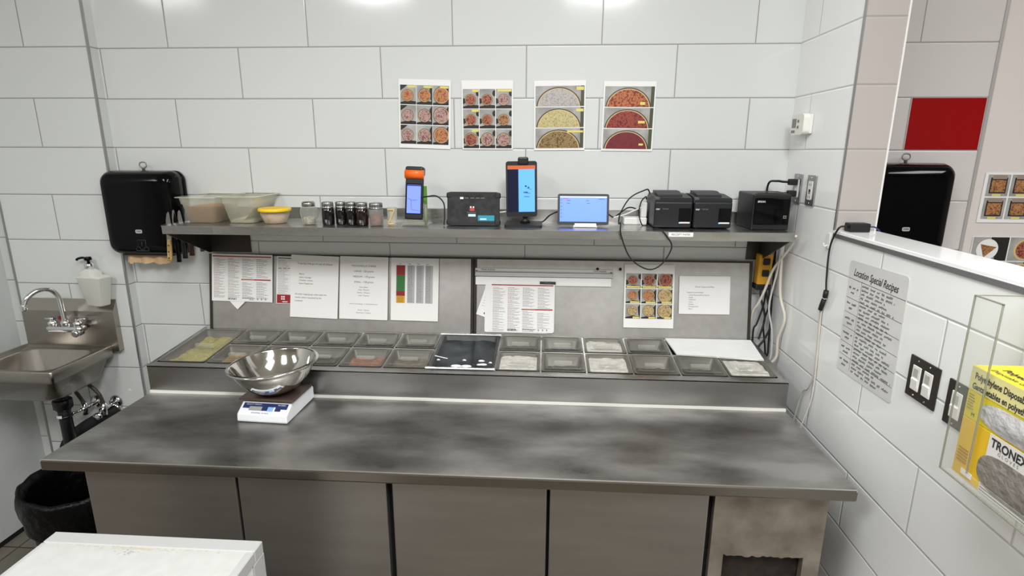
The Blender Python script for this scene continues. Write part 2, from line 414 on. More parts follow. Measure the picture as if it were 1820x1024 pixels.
# raised rail lids leaning on the wall
TILT = -math.atan2(0.065, 0.345)
def lean(x, z, off=0.0):
    """a point on the leaning lid panels: x along the table, z up the panel from its lower edge, off towards the room"""
    c, s = math.cos(-TILT), math.sin(-TILT)
    return (x, -0.077 + z * s - off * c, 1.046 + z * c - off * s * -1 * -1)
for x0, x1 in ((0.343, 1.558), (1.569, 2.776)):
    b = MB(local=True); b.box(0, -0.0, 0, x1 - x0, 0.012, 0.345, 0.003, 1)
    o = b.build('rail_lid', M_LIDST, tbl); o.location = Vector((x0, -0.077, 1.046)) - tbl.location; o.rotation_euler = (TILT, 0, 0)
    e = MB(local=True)
    e.box(-0.004, -0.003, -0.002, 0.008, 0.014, 0.347); e.box(x1 - x0 - 0.008, -0.003, -0.002, x1 - x0 + 0.004, 0.014, 0.347); e.box(0.008, -0.003, 0.339, x1 - x0 - 0.008, 0.014, 0.347)
    e.build('edge_strip', M_DARKST, o)
b = MB(); b.box(0.335, -0.062, 1.040, 2.785, -0.052, 1.046); b.build('hinge_strip', M_GAP, tbl)

# ------------------------------------------------------------------ food pans with lids
random.seed(11)
def lid_h(L, W):
    def fn(u, v):
        du, dv = min(u, 1 - u) * L, min(v, 1 - v) * W
        d = min(du, dv)
        def st(e0, e1, x): x = max(0, min(1, (x - e0) / (e1 - e0))); return x * x * (3 - 2 * x)
        z = 0.006 - 0.004 * (1 - st(0, 0.004, d)) - 0.008 * st(0.020, 0.027, d)
        a, c = abs(u - .5) * L, abs(v - .48) * W
        hw, hh = L * 0.26, 0.027
        z -= 0.010 * (1 - st(hw - .006, hw + .004, a)) * (1 - st(hh - .006, hh + .004, c))
        return z
    return fn
def food_pan(x0, y0, x1, y1, label, rgb, rgb2=None, level=-0.05, lump=0.008, group='lidded pans in the rail', gloss=0.4, lid=True, name='food_pan', scale=60, white=False):
    ym = (y0 + y1) / 2; z = rz(ym)
    t = thing(name, ((x0 + x1) / 2, ym, z), label, 'food pan', group, (math.atan(KR), 0, 0))
    L, W = x1 - x0 - 0.006, y1 - y0 - 0.004
    b = MB(local=True)
    i, j = L / 2, W / 2
    rings = [[(p[0], p[1], h) for p in rrect(a, c, r, 3)] for a, c, r, h in ((L, W, .012, .0015), (L - .012, W - .012, .012, .0025), (L - .022, W - .022, .014, -.002), (L - .034, W - .034, .02, -.08))]
    b.loft(rings, cap0=False, cap1=True); b.build('pan_body', mat('pan_steel', (96, 94, 88), 0.4, 0.3), t)
    b = MB(local=True); k = random.uniform(0, 50)
    bx, by = i - .0125, j - .0125
    b.height(-bx, -by, bx, by, 16, 14, lambda u, v: level + lump * noise.noise(Vector((u * 5 + k, v * 5, k))) + lump * .5 * noise.noise(Vector((u * 14 + k, v * 14, k))))
    b.build('contents', mat('food_%d_%d_%d' % rgb, rgb, gloss, rgb2=rgb2 or tuple(int(c * .6) for c in rgb), vscale=scale), t)
    if lid:
        b = MB(local=True); b.height(-i, -j, i, j, 34, 28, lid_h(L, W)); 
        l = b.build('lid', M_CLEAR, t); l.location.z = 0.0025
        b = MB(local=True); hw = L * 0.21
        b.box(-hw, -.010 - .003, -.006, hw, .008 - .003, .0055, .004, 2); b.build('handle', M_HAND, l)
    return t
DK = (58, 55, 50)
food_pan(0.320, -0.424, 0.520, -0.083, 'long lidded pan of pale shredded cheese at the left end of the pan rail', (206, 196, 120), (168, 160, 92), -.03, .012, scale=90)
back = [((66, 62, 54), 'back row pan directly right of the long cheese pan, dark contents'),
        ((70, 60, 52), 'back row pan, second to the right of the long cheese pan'),
        ((60, 58, 54), 'back row pan, third to the right of the long cheese pan'),
        ((52, 52, 52), 'back row pan, fourth to the right of the long cheese pan'),
        ((64, 60, 54), 'back row lidded pan directly left of the plastic-wrapped pan')]
front = [((196, 170, 110), (150, 110, 60), 'front row pan of golden topping beside the long cheese pan'),
         ((110, 60, 50), None, 'front row pan half hidden behind the steel mixing bowl'),
         ((74, 70, 60), None, 'front row pan just right of the steel mixing bowl'),
         ((186, 128, 104), (150, 90, 72), 'front row pan of pink sliced meat'),
         ((136, 126, 104), (100, 94, 80), 'front row lidded pan of tan topping directly left of the plastic-wrapped pan')]
for i in range(5):
    food_pan(LX[i], -0.240, LX[i + 1], -0.083, back[i][1], back[i][0], level=-.045)
    food_pan(LX[i], -0.424, LX[i + 1], -0.250, front[i][2], front[i][0], front[i][1], level=-.035)
rb = [((88, 86, 76), None, 'back row pan with grey brown topping directly right of the plastic-wrapped pan', -.04),
      ((50, 54, 56), None, 'back row pan of dark topping between the grey brown and white-lined back pans', -.05),
      ((236, 234, 228), (222, 221, 218), 'back row pan lined with a white bag', -.012),
      ((48, 44, 40), None, 'back row pan of dark topping directly left of the white board', -.05)]
rf = [((244, 242, 238), (222, 221, 218), 'front row pan with a white bag directly right of the plastic-wrapped pan', -.012),
      ((66, 62, 56), None, 'front row pan of dark topping between two white-lined front pans', -.05),
      ((244, 242, 236), (222, 221, 218), 'front row pan of white bagged cheese, third to the right of the wrapped pan', -.013),
      ((72, 66, 50), (44, 42, 34), 'front row pan of olive green topping left of the white board corner', -.05),
      ((46, 44, 42), None, 'front row pan of dark topping below the middle of the white board', -.05),
      ((244, 242, 238), (222, 221, 218), 'front row pan covered with white paper at the right end of the rail', -.010)]
for i, (c, c2, lb, lv) in enumerate(rb): food_pan(RX[i], -0.240, RX[i + 1], -0.083, lb, c, c2, lv, .007 if lv > -.03 else .006)
for i, (c, c2, lb, lv) in enumerate(rf): food_pan(RX[i], -0.424, RX[i + 1], -0.250, lb, c, c2, lv, .007 if lv > -.03 else .006)
# pan sealed with cling wrap
t = food_pan(1.426, -0.424, 1.688, -0.083, 'wide dark pan sealed with plastic wrap in the middle of the pan rail', (58, 63, 67), (40, 44, 48), -.02, .004, lid=False, gloss=.3, scale=12)
b = MB(local=True); b.height(-.136, -.172, .134, .170, 50, 60, lambda u, v: .004 + .0028 * noise.noise(Vector((u * 9, v * 5, 3))) + .0016 * noise.noise(Vector((u * 20 + v * 13, v * 7, 9))))
b.build('plastic_wrap', M_WRAP, t)
random.seed(5)
M_FROST = mat('crumpled_wrap', (240, 240, 238), 0.25, bump=0.6, bscale=120)
for yy, hh, nm in ((-.168, .007, 'crumpled_edge'), (.166, .004, 'crumpled_edge')):
    b = MB(local=True)
    b.height(-.140, yy - hh, .134, yy + hh * .6, 40, 6, lambda u, v: .0045 + .006 * max(0, math.sin(PI * v)) * (.6 + .5 * noise.noise(Vector((u * 30, v * 3, 1)))))
    b.build(nm, M_FROST, t)
for cx, cy, r in ((.075, -.10, .011), (.085, -.132, .013), (.070, -.135, .009), (.005, -.098, .007), (-.10, -.10, .006), (-.02, -.150, .018), (.02, -.150, .018), (.112, -.115, .006)):
    b = MB(local=True); b.lathe([(r, .004), (r * .8, .008), (r * .2, .010)], (cx, cy, 0), 9, sx=1.3, sy=.6); b.build('torn_flake', M_FROST, t)
b = MB(local=True); b.tube([(-.122, -.062, .006), (-.09, -.078, .007), (-.065, -.086, .006)], .0022, 6); b.build('wrap_fold', M_FROST, t)
# white board over the last two back pans
b = MB()
for pts in ([(2.412, -.088), (2.780, -.088), (2.766, -.284), (2.428, -.248)],):
    b.loft([[(x, y, rz(y) + .003) for x, y in pts], [(x, y, rz(y) + .009) for x, y in pts]], smooth=False)
tag(b.build('cutting_board', mat('white_board', (236, 236, 234), 0.4, vary=0.03, vscale=12)), 'thin white board lying over the right end of the back row of pans', 'cutting board')

# ------------------------------------------------------------------ wall shelf
SZ = 1.552
sh = thing('wall_shelf', (1.58, 0, SZ), 'long stainless steel wall shelf carrying the tablets, jars and printers', 'shelf')
SX0, SX1 = 0.342, 2.815
b = MB(); b.box(SX0, -0.31, SZ - 0.004, SX1, -0.002, SZ); b.build('shelf_board', M_STEEL, sh)
b = MB(); b.box(SX0, -0.3125, SZ - 0.032, SX1, -0.3085, SZ + 0.0015, 0.001, 1); b.box(SX0, -0.3085, SZ - 0.032, SX1, -0.296, SZ - 0.029); b.build('front_lip', M_STEEL, sh)
b = MB(); b.box(SX0, -0.014, SZ - 0.002, SX1, -0.002, SZ + 0.05, 0.002, 1); b.build('rear_upstand', M_STEEL, sh)
for x, xf0, xf1 in ((0.346, 0.346, 0.535), (2.806, 2.752, 2.806)):
    b = MB(); b.prism([(-0.305, SZ - 0.03), (-0.305, SZ - 0.004), (-0.003, SZ - 0.004), (-0.003, SZ - 0.158), (-0.02, SZ - 0.158)], 'x', x - 0.003, x + 0.003)
    b.box(xf0, -0.007, SZ - 0.158, xf1, -0.002, SZ - 0.006)
    b.build('bracket', M_DARKST, sh)
b = MB(); b.box(0.388, -0.3137, SZ - 0.026, 0.553, -0.3124, SZ - 0.003); p = b.build('label_strip', mat('metal_label', (150, 148, 144), 0.35, 0.8), sh)
text('Pizza Toppings', 0.0185, (0.47 - 1.58, -0.3139, -0.0145), FRONT, M_INKG, sh, sx=1.1)
b = MB(); b.box(2.347, -0.3137, SZ - 0.017, 2.439, -0.3124, SZ - 0.001); b.build('paper_label', M_PAPER, sh)
text('RECEIPT PAPER', 0.0105, (2.393 - 1.58, -0.3139, -0.009), FRONT, M_INK, sh)

# knives hanging through the shelf end
def knife(x, y, top, hz0, hz1, handle, label, tilt=0.0, wd=0.020, rot=0.0):
    t = thing('kitchen_knife', (x, y, hz1), label, 'knife', 'knives at the shelf end', (0, tilt, rot))
    b = MB(local=True)
    Lb = top - hz1
    b.prism([(-wd * .5, 0), (wd * .5, 0), (wd * .5, Lb * .6), (wd * .25, Lb * .9), (0, Lb), (-wd * .3, Lb * .93), (-wd * .5, Lb * .7)], 'y', -0.001, 0.001); b.build('blade', M_CHROME, t)
    b = MB(local=True); h = hz0 - hz1
    b.loft([[(p[0], p[1], z) for p in rrect(wd * k, 0.013, 0.005, 3)] for z, k in ((0.002, .8), (h * .3, .9), (h * .8, .95), (h, 1.05))]); b.build('handle', handle, t)
    if handle.name.startswith('pale'):
        for q in (.25, .55, .85):
            b = MB(local=True); b.lathe([(.003, -.0078), (.003, .0078)], (0, 0, h * q), 8, axis='y'); b.build('rivet', M_GAP, t)
M_WOODP = mat('pale_wood', (196, 166, 110), 0.5, rgb2=(160, 126, 76), vscale=30, stretch=(4, 4, .6))
M_WOODD = mat('dark_wood', (92, 70, 46), 0.5, vary=.25, vscale=30)
M_MAROON = mat('maroon_handle', (66, 26, 26), 0.35)
knife(0.306, -0.225, 1.600, 1.392, 1.482, M_WOODP, 'knife with a pale riveted wooden handle, outermost at the left end of the shelf', 0.10, .021)
knife(0.322, -0.200, 1.606, 1.384, 1.500, M_BLACK, 'black handled knife just inside the pale wooden one', 0.02, .018)
knife(0.322, -0.160, 1.600, 1.392, 1.500, M_MATTE, 'matte black handled knife behind the first black handled one', 0.0, .020)
knife(0.324, -0.115, 1.604, 1.396, 1.506, M_MAROON, 'maroon handled knife between the black handles and the brown one', 0.0, .020)
knife(0.328, -0.060, 1.600, 1.404, 1.510, M_WOODD, 'brown wooden handled knife nearest the tiled wall under the shelf', -0.10, .016)
b = MB(); b.box(0.308, -0.27, SZ - 0.012, 0.3415, -0.02, SZ - 0.001, .002, 1); tag(b.build('knife_rack', M_DARKST), 'narrow dark metal knife rack fixed to the left end of the shelf', 'rack')

# tubs, jars
def tub(x0, x1, y0, y1, h, fill, mfill, label, lidrim=0.018, slope=0.014):
    cx, cy = (x0 + x1) / 2, (y0 + y1) / 2
    t = thing('storage_tub', (cx, cy, SZ), label, 'tub', 'cloudy plastic tubs on the shelf')
    L, W = x1 - x0, y1 - y0
    def ring(e, z, r=.02): return [(p[0], p[1], z) for p in rrect(L + 2 * e, W + 2 * e, r, 4)]
    b = MB(local=True); b.loft([ring(0, .001), ring(slope, h - .030), ring(slope + .004, h - .028), ring(slope + .007, h - .004), ring(slope + lidrim, h - .003), ring(slope + lidrim, h), ring(slope + .005, h)], cap1=False); b.build('tub_body', M_TUB, t)
    b = MB(local=True); e1 = slope * fill / h
    b.loft([ring(-.003, .003), ring(e1 - .003, fill * .97)], cap1=True)
    b.build('contents', mfill, t)
    return t
tub(0.384, 0.500, -0.205, -0.03, 0.108, .068, mat('brown_sugar', (184, 138, 96), 0.9, vary=.08, vscale=40), 'cloudy plastic tub of brown spice at the left end of the shelf')
t = tub(0.560, 0.668, -0.205, -0.03, 0.112, .014, mat('white_flour', (236, 230, 204), 0.9, vary=.05, vscale=30), 'cloudy plastic tub with a little white flour beside the brown one')
b = MB(local=True); b.height(.0, -.06, .05, .075, 12, 12, lambda u, v: .012 + .05 * u * (1 - .3 * v) + .006 * noise.noise(Vector((u * 6, v * 6, 2)))); b.build('flour_drift', MATS['white_flour'], t)
t = thing('food_container', (0.748, -0.175, SZ), 'small clear round container with a yellow lid', 'container')
b = MB(local=True); b.lathe([(.040, .001), (.043, .003), (.056, .034), (.058, .052), (.060, .054)], n=32, cap1=False); b.build('bowl_body', M_TUB, t)
b = MB(local=True); b.lathe([(.038, .003), (.052, .032), (.045, .040), (.02, .042), (.003, .043)], n=28); b.build('contents', mat('dry_food', (226, 196, 160), 0.8, rgb2=(190, 130, 96), vscale=40), t)
b = MB(local=True); b.lathe([(.064, .050), (.066, .052), (.066, .060), (.062, .064), (.055, .0625), (.003, .0615)], n=36, cap0=True); b.build('lid', mat('yellow_lid', (238, 196, 20), 0.3), t)
# glass shaker
t = thing('shaker_jar', (0.909, -0.21, SZ), 'ribbed glass shaker with a grey metal cap and pale flakes', 'jar')
b = MB(local=True)
rings = []
for r, z in ((.024, .001), (.027, .004), (.028, .02), (.033, .040), (.034, .055), (.030, .068), (.024, .076)):
    rings.append([(r * (1 + (.035 if i % 4 < 2 else -.03)) * math.cos(2 * PI * i / 48), r * (1 + (.035 if i % 4 < 2 else -.03)) * math.sin(2 * PI * i / 48), z) for i in range(48)])
b.loft(rings, cap1=False); b.build('glass_body', M_GLASS, t)
b = MB(local=True); b.lathe([(.022, .003), (.024, .018), (.022, .030), (.005, .034)], n=20); b.build('contents', mat('herb_flakes', (196, 186, 160), 0.8, rgb2=(120, 112, 90), vscale=120), t)
b = MB(local=True); b.lathe([(.025, .074), (.026, .076), (.026, .088), (.022, .094), (.003, .095)], n=24); b.build('cap', M_CAP, t)
def spice(x, y, label, body, cont=None, r=.0235, h=.094):
    t = thing('spice_jar', (x, y, SZ), label, 'jar', 'spice jars with steel caps')
    b = MB(local=True); b.lathe([(r - .002, .001), (r, .004), (r, h * .70), (r - .003, h * .74)], n=24, cap1=True); b.build('jar_body', body, t)
    b = MB(local=True); b.lathe([(r - .003, h * .72), (r - .001, h * .73), (r - .001, h * .97), (r - .003, h), (.003, h + .001)], n=24); b.build('cap', M_CAP, t)
    b = MB(local=True); b.lathe([(r - .0004, h * .76), (r + .0006, h * .77), (r + .0006, h * .80), (r - .0004, h * .81)], n=24, cap0=False, cap1=False); b.build('cap_rib', M_CHROME, t)
    if cont:
        b = MB(local=True); b.lathe([(r - .003, .004), (r - .003, h * .42), (r * .5, h * .5), (.002, h * .46)], n=20); b.build('contents', cont, t)
    else:
        b = MB(local=True); b.box(-.005, -r - .0006, .012, .004, -r + .002, .024, .0005, 1); b.build('sticker', M_INKG, t)
M_DJAR = mat('dark_jar', (18, 15, 15), 0.08); M_DJAR2 = mat('dark_red_jar', (30, 14, 13), 0.1)
spice(0.991, -0.215, 'black spice jar nearest the ribbed glass shaker', M_DJAR, r=.0245)
spice(1.040, -0.200, 'black spice jar with a steel cap, second of the four dark jars', M_DJAR, r=.022)
spice(1.087, -0.210, 'black spice jar with a steel cap, third of the four dark jars', M_DJAR, r=.022)
spice(1.134, -0.220, 'dark reddish spice jar next to the clear jar of red flakes', M_DJAR2, r=.0245)
spice(1.191, -0.215, 'clear glass jar of red brown flakes with a steel cap', M_GLASS, mat('chilli_flakes', (140, 78, 58), 0.8, rgb2=(90, 40, 30), vscale=90), r=.028, h=.092)
t = thing('plastic_cup', (1.257, -0.215, SZ), 'tiny clear cup with a tan scribble between jars and orange handheld', 'cup')
b = MB(local=True); b.lathe([(.016, .001), (.018, .003), (.020, .074), (.0195, .074)], n=24, cap1=False); b.build('cup_body', M_TUB, t)
b = MB(local=True); b.tube([(-.014, -.0205, .066), (.012, -.0212, .066), (.010, -.0212, .055), (-.006, -.0205, .022), (-.012, -.0200, .010), (.012, -.0198, .010)], .0032, 6, sub=4); b.build('logo', mat('tan_print', (206, 176, 120), 0.5), t)

# handheld terminal in its clear stand
t = thing('card_terminal', (1.338, -0.185, SZ + .022), 'handheld card terminal with orange printer cover in a clear stand', 'terminal', rot=(-0.13, 0.035, 0.0)); t.scale = (.92, .92, .9)
b = MB(local=True); b.box(-.040, -.010, 0, .040, .010, .200, .006, 3); b.build('terminal_body', M_MATTE, t)
b = MB(local=True); b.box(-.041, -.018, .196, .041, .030, .238, .010, 3); b.build('printer_head', M_MATTE, t)
b = MB(local=True); b.prism([(.000, .186), (-.012, .182), (-.022, .192), (-.026, .204), (-.024, .216), (-.016, .222), (.0, .222)], 'x', -.0415, .0415, True); b.build('paper_cover', mat('orange_plastic', (240, 106, 20), 0.35), t)
b = MB(local=True); b.box(-.034, -.0106, .024, .034, -.0102, .162); b.build('display_glass', M_BLACK, t)
b = MB(local=True); b.box(-.031, -.0112, .028, .031, -.0106, .150); s = b.build('screen', mat('screen_violet', (108, 128, 245), 0.4, emit=.7), t)
b = MB(local=True); b.box(-.031, -.0114, .150, .031, -.0108, .158); b.build('status_bar', mat('screen_navy', (40, 56, 120), 0.4, emit=.4), t)
b = MB(local=True)
for P in ([(-.028, .095), (-.020, .092), (-.012, .086), (-.010, .052), (.0, .042), (.024, .042)], [(-.010, .086), (.016, .088)]):
    b.tube([(x, -.0114, z) for x, z in P], .0007, 5, sub=4)
b.build('logo', mat('screen_line', (64, 76, 150), 0.5), t)
t = thing('terminal_stand', (1.348, -0.20, SZ), 'clear acrylic stand holding the orange topped terminal', 'stand')
b = MB(local=True); b.box(-.050, -.040, .0, .056, .070, .006, .001, 1); b.build('base', M_ACR, t)
b = MB(local=True); b.box(-.048, .046, .006, .054, .050, .090, .001, 1); b.build('back_rest', M_ACR, t)
b = MB(local=True); b.box(-.048, -.036, .006, .046, -.031, .018, .001, 1); b.build('front_stop', M_ACRE, t)
b = MB(local=True); b.lathe([(.006, .006), (.006, .088)], (.048, -.022, 0), 12); b.build('post', M_ACRE, t)
b = MB(); b.box(1.372, -0.150, SZ + .006, 1.388, -0.142, 1.708, .002, 1); tag(b.build('stylus_card', mat('green_card', (96, 150, 52), 0.5)), 'narrow green card standing behind the orange topped terminal', 'card')

# rugged tablet
t = thing('rugged_tablet', (1.586, -0.195, SZ), 'rugged black tablet lying on its long edge with a teal banner', 'tablet', rot=(-0.16, 0, 0))
b = MB(local=True); b.prism(rrect(.212, .135, .014, 4, 0, .0685), 'y', -.012, .012, False); b.build('case', M_RUB, t)
b = MB(local=True)
for sx in (-1, 1):
    for z in (.014, .122): b.box(sx * .098 - .012, -.014, z - .012, sx * .098 + .012, .014, z + .012, .006, 2)
b.build('corner_bumper', M_RUB, t)
b = MB(local=True); b.box(-.096, -.0125, .012, .096, -.0118, .125); b.build('screen', mat('dim_screen', (44, 44, 46), 0.12, rgb2=(58, 58, 60), vscale=50), t)
b = MB(local=True); b.m(mat('teal_banner', (34, 130, 150), 0.4, emit=.25)).box(.020, -.0132, .020, .086, -.0126, .042)
b.m(mat('pale_blue_ui', (176, 206, 220), 0.4, emit=.25)).box(.028, -.0136, .024, .054, -.0133, .030); b.box(-.020, -.0132, .037, .010, -.0126, .047)
b.m(M_PAPER).box(-.054, -.0132, .107, -.040, -.0126, .115)
b.m(mat('logo_red', (190, 60, 54), 0.4)).box(-.014, -.0132, .060, .005, -.0126, .072); b.m(M_PAPER).box(-.013, -.0132, .072, -.007, -.0126, .078); b.box(-.002, -.0132, .072, .004, -.0126, .078)
b.m(M_INKG)
for x in (-.036, -.012, .010, .030): b.box(x, -.0132, .110, x + .016, -.0126, .1125)
b.build('print', None, t)
text('PizzaMaster', .008, (-.006, -.0134, .054), FRONT, M_INKG, t)

# upright phone-shaped tablet on a weighted stand
t = thing('tablet_stand', (1.790, -0.165, SZ), 'black weighted desk stand clamping the upright portrait tablet', 'stand')
b = MB(local=True); b.prism(rrect(.150, .150, .012, 4), 'z', 0, .010, False); b.build('base', M_MATTE, t)
b = MB(local=True); b.tube([(.005, .015, .010), (.005, .018, .030), (.005, .030, .075), (.005, .024, .12)], .011, 10); b.lathe([(.022, .010), (.012, .030)], (.005, .012, 0), 16); b.build('arm', M_MATTE, t)
b = MB(local=True); b.box(-.026, -.004, .246, .016, .026, .274, .006, 2); b.build('clamp', M_MATTE, t); 
t2 = thing('portrait_tablet', (1.782, -0.165, SZ + .036), 'portrait tablet with orange bar and light blue panel on a black stand', 'tablet', rot=(-0.06, -0.02, 0))
b = MB(local=True); b.prism(rrect(.126, .222, .010, 4, 0, .111), 'y', -.005, .005); b.build('case', M_MATTE, t2)
b = MB(local=True); b.box(-.056, -.0058, .020, .056, -.0052, .205); b.build('screen', mat('screen_dark_navy', (8, 16, 44), 0.15, emit=.25), t2)
b = MB(local=True); b.m(mat('ui_orange', (176, 84, 44), 0.4, emit=.45)).box(-.056, -.0066, .190, .056, -.006, .205)
b.m(mat('ui_sky', (92, 160, 240), 0.4, emit=.5)).box(-.012, -.0066, .020, .054, -.006, .190); b.build('display_panel', None, t2)
b = MB(local=True)
for k in range(10):
    x = random.uniform(.008, .034); z = random.uniform(.088, .122); b.box(x, -.0072, z, x + random.uniform(.002, .009), -.0068, z + random.uniform(.001, .006))
b.box(.010, -.0072, .080, .032, -.0068, .082); b.build('print', mat('ui_ink', (34, 70, 140), 0.5), t2)

# landscape tablet on a small white stand
t = thing('white_stand', (2.05, -0.18, SZ), 'small white plastic stand under the blue landscape tablet', 'stand')
b = MB(local=True); b.box(-.060, -.030, .0, .036, .045, .008, .003, 2); b.build('base', M_WHITE, t)
b = MB(local=True); b.box(-.055, -.034, .002, .032, -.028, .017, .002, 2); b.build('front_stop', M_WHITE, t)
t = thing('landscape_tablet', (2.030, -0.19, SZ + .0085), 'landscape tablet with a bright blue screen on a small white stand', 'tablet', rot=(-0.22, 0, 0))
b = MB(local=True); b.prism(rrect(.206, .124, .008, 4, 0, .062), 'y', -.004, .006); b.build('case', M_MATTE, t)
b = MB(local=True); b.box(-.094, -.0048, .012, .094, -.0042, .114); b.build('screen', mat('screen_blue', (92, 128, 250), 0.35, emit=.72), t)
b = MB(local=True); b.m(mat('ui_pale', (196, 214, 255), 0.4, emit=.6)).box(-.094, -.0054, .109, .094, -.005, .114)
b.m(mat('ui_blue_ink', (60, 86, 170), 0.5))
for z in (.030, .044, .058, .072, .086, .098): b.box(-.090, -.0054, z, -.086, -.005, z + .003)
for x, z, ww in ((-.066, .096, .014), (-.066, .085, .012), (.012, .096, .010), (.014, .085, .012), (.06, .102, .026)): b.box(x, -.0054, z, x + ww, -.005, z + .0022)
b.m(mat('ui_red', (190, 70, 80), 0.5)).box(-.082, -.0054, .103, -.060, -.005, .1055)
b.build('print', None, t)

# receipt printers
def receipt_printer(x0, label):
    t = thing('receipt_printer', (x0 + .0735, -0.12, SZ), label, 'printer', 'twin receipt printers')
    b = MB(local=True); b.box(-.0735, -.100, .004, .0735, .095, .108, .008, 3); b.build('printer_body', M_PRN, t)
    b = MB(local=True); b.prism([(-.096, .106), (-.096, .112), (-.085, .121), (.01, .130), (.06, .130), (.092, .112), (.092, .106)], 'x', -.0715, .0715); b.build('top_cover', M_PRN, t)
    b = MB(local=True); b.prism([(-.060, .1235), (.005, .1295), (.055, .1298), (.055, .142), (.0, .142), (-.055, .131)], 'x', -.056, .040); b.build('paper_lid', M_PRN, t)
    b = MB(local=True); b.box(-.0735, -.094, .095, -.054, -.070, .1235, .003, 2); b.build('corner_pad', mat('grey_pad', (74, 74, 78), 0.6), t)
    b = MB(local=True); b.box(.022, -.1012, .030, .068, -.0995, .082, .001, 1); b.build('paper_exit', M_BLACK, t)
    b = MB(local=True); b.m(mat('blue_led', (120, 190, 235), 0.3, emit=.6)).lathe([(.0035, -.1018), (.002, -.1030)], (.026, 0, .0245), 10, axis='y'); b.m(M_WHITE).box(.028, -.1022, .022, .066, -.1, .028, .001, 1); b.build('status_light', None, t)
    b = MB(local=True)
    for sx in (-1, 1):
        for sy in (-1, 1): b.lathe([(.008, 0), (.008, .005)], (sx * .055, sy * .08, 0), 10)
    b.build('foot', M_RUB, t)
    text('star', .0105, (-.068, -.1005, .078), FRONT, mat('pale_ink', (206, 206, 208), 0.5), t, 'logo', 'LEFT', bold=.0002)
    text('TSP100', .008, (-.044, -.1005, .078), FRONT, M_INKG, t, 'lettering', 'LEFT')
    return t
receipt_printer(2.306, 'black receipt printer with a printed front, beside the hanging cable loop')
receipt_printer(2.459, 'black receipt printer between its twin and the cube printer')
t = thing('cube_printer', (2.752, -0.135, SZ), 'black cube shaped receipt printer in the corner by the wall outlets', 'printer')
b = MB(local=True); b.box(-.072, -.090, .0, .072, .090, .140, .006, 3); b.build('printer_body', M_MATTE, t)
b = MB(local=True); b.box(-.066, -.0925, .022, .066, -.089, .124, .003, 2); b.build('front_panel', M_BLACK, t)
b = MB(local=True); b.box(-.046, -.060, .139, .050, -.044, .1425, .001, 1); b.build('paper_slot', M_BLACK, t)
b = MB(local=True); b.box(.046, -.0935, .046, .058, -.0922, .058); b.build('power_button', M_INKG, t)
b = MB(local=True); b.box(.049, -.0939, .049, .055, -.0934, .055); b.build('button_face', M_GAP, t)
text('EPSON', .0095, (-.056, -.0929, .110), FRONT, MATS['pale_ink'], t, 'logo', 'LEFT', bold=.0003)

# ------------------------------------------------------------------ paper towel dispensers
M_TOWEL = mat('brown_paper_towel', (196, 164, 128), 0.85, vary=.06, vscale=60)
def dispenser(x, z, label, towel=True):
    t = thing('towel_dispenser', (x, 0, z), label, 'towel dispenser', 'black wall towel dispensers')
    W, H, D = .338, .372, .115
    def ring(e, y, dz0=0.0, dz1=0.0, r=.04):
        return [(p[0], y, p[1] + (H / 2 + dz0 if p[1] < 0 else H / 2 + dz1)) for p in rrect(W - 2 * e, H - 2 * e, r, 6)]
    b = MB(local=True)
    b.loft([ring(.004, -.001), ring(.0, -.012), ring(.0, -.036)]); b.build('back_shell', M_BLACK, t)
    b = MB(local=True)
    b.loft([ring(.0, -.0362), ring(.0005, -.060, 0, 0), ring(.003, -.082, 0.002, -.002), ring(.009, -.100, .004, -.004), ring(.020, -.112, .006, -.006), ring(.045, -.117, .01, -.01)])
    b.build('front_cover', M_BLACK, t)
    b = MB(local=True); b.lathe([(.006, 0), (.006, .012), (.012, .016)], (0, -.035, H - .003), 12)
    b.tube([(.0, -.035, H + .010), (.015, -.035, H + .018), (.011, -.035, H + .034), (-.011, -.035, H + .034), (-.015, -.035, H + .018), (0, -.035, H + .010)], .003, 6); b.build('key', mat('grey_key', (140, 138, 134), 0.4, .3), t)
    b = MB(local=True); b.prism(rrect(.030, .016, .005, 3, -.004, .112), 'y', -.1184, -.116); l = b.build('logo_plate', mat('pale_badge', (176, 176, 176), 0.4), t)
    text('TORK', .0085, (-.004, -.1188, .112), FRONT, M_GAP, t, 'logo', bold=.0002)
    b = MB(local=True)
    g = mat('icon_grey', (78, 78, 80), 0.5)
    for P in ([(-.016, .048), (-.016, .074), (.020, .074), (.020, .048)], [(.002, .046), (.002, .066)], [(-.026, .036), (-.018, .046), (-.008, .040), (-.006, .032), (.010, .032), (.012, .040), (.022, .046), (.030, .036)], [(-.026, .036), (-.026, .026), (.030, .026), (.030, .036)]):
        b.tube([(x_, -.1178, z_) for x_, z_ in P], .0009, 4, sub=0)
    b.build('logo', g, t)
    b = MB(local=True); b.box(-W / 2 + .05, -.085, -.002, W / 2 - .05, -.02, .012, .004, 2); b.build('tear_bar', M_MATTE, t)
    if towel:
        b = MB(local=True); random.seed(2); n = 26; rows = []
        for j, z_ in enumerate((.004, -.018, -.040)):
            rows.append([(-.115 + .196 * i / n, -.060 - .006 * math.sin(i * .7) - .004 * j, z_ + (random.uniform(-.004, .004) if j == 2 else 0)) for i in range(n + 1)])
        b.loft(rows, cap0=False, cap1=False, closed=False); b.build('paper_towel', M_TOWEL, t)
dispenser(0.100, 1.388, 'black paper towel dispenser on the tiled wall beside the shelf end')
dispenser(3.335, 1.436, 'black paper towel dispenser seen beyond the half wall under the red tile', False)

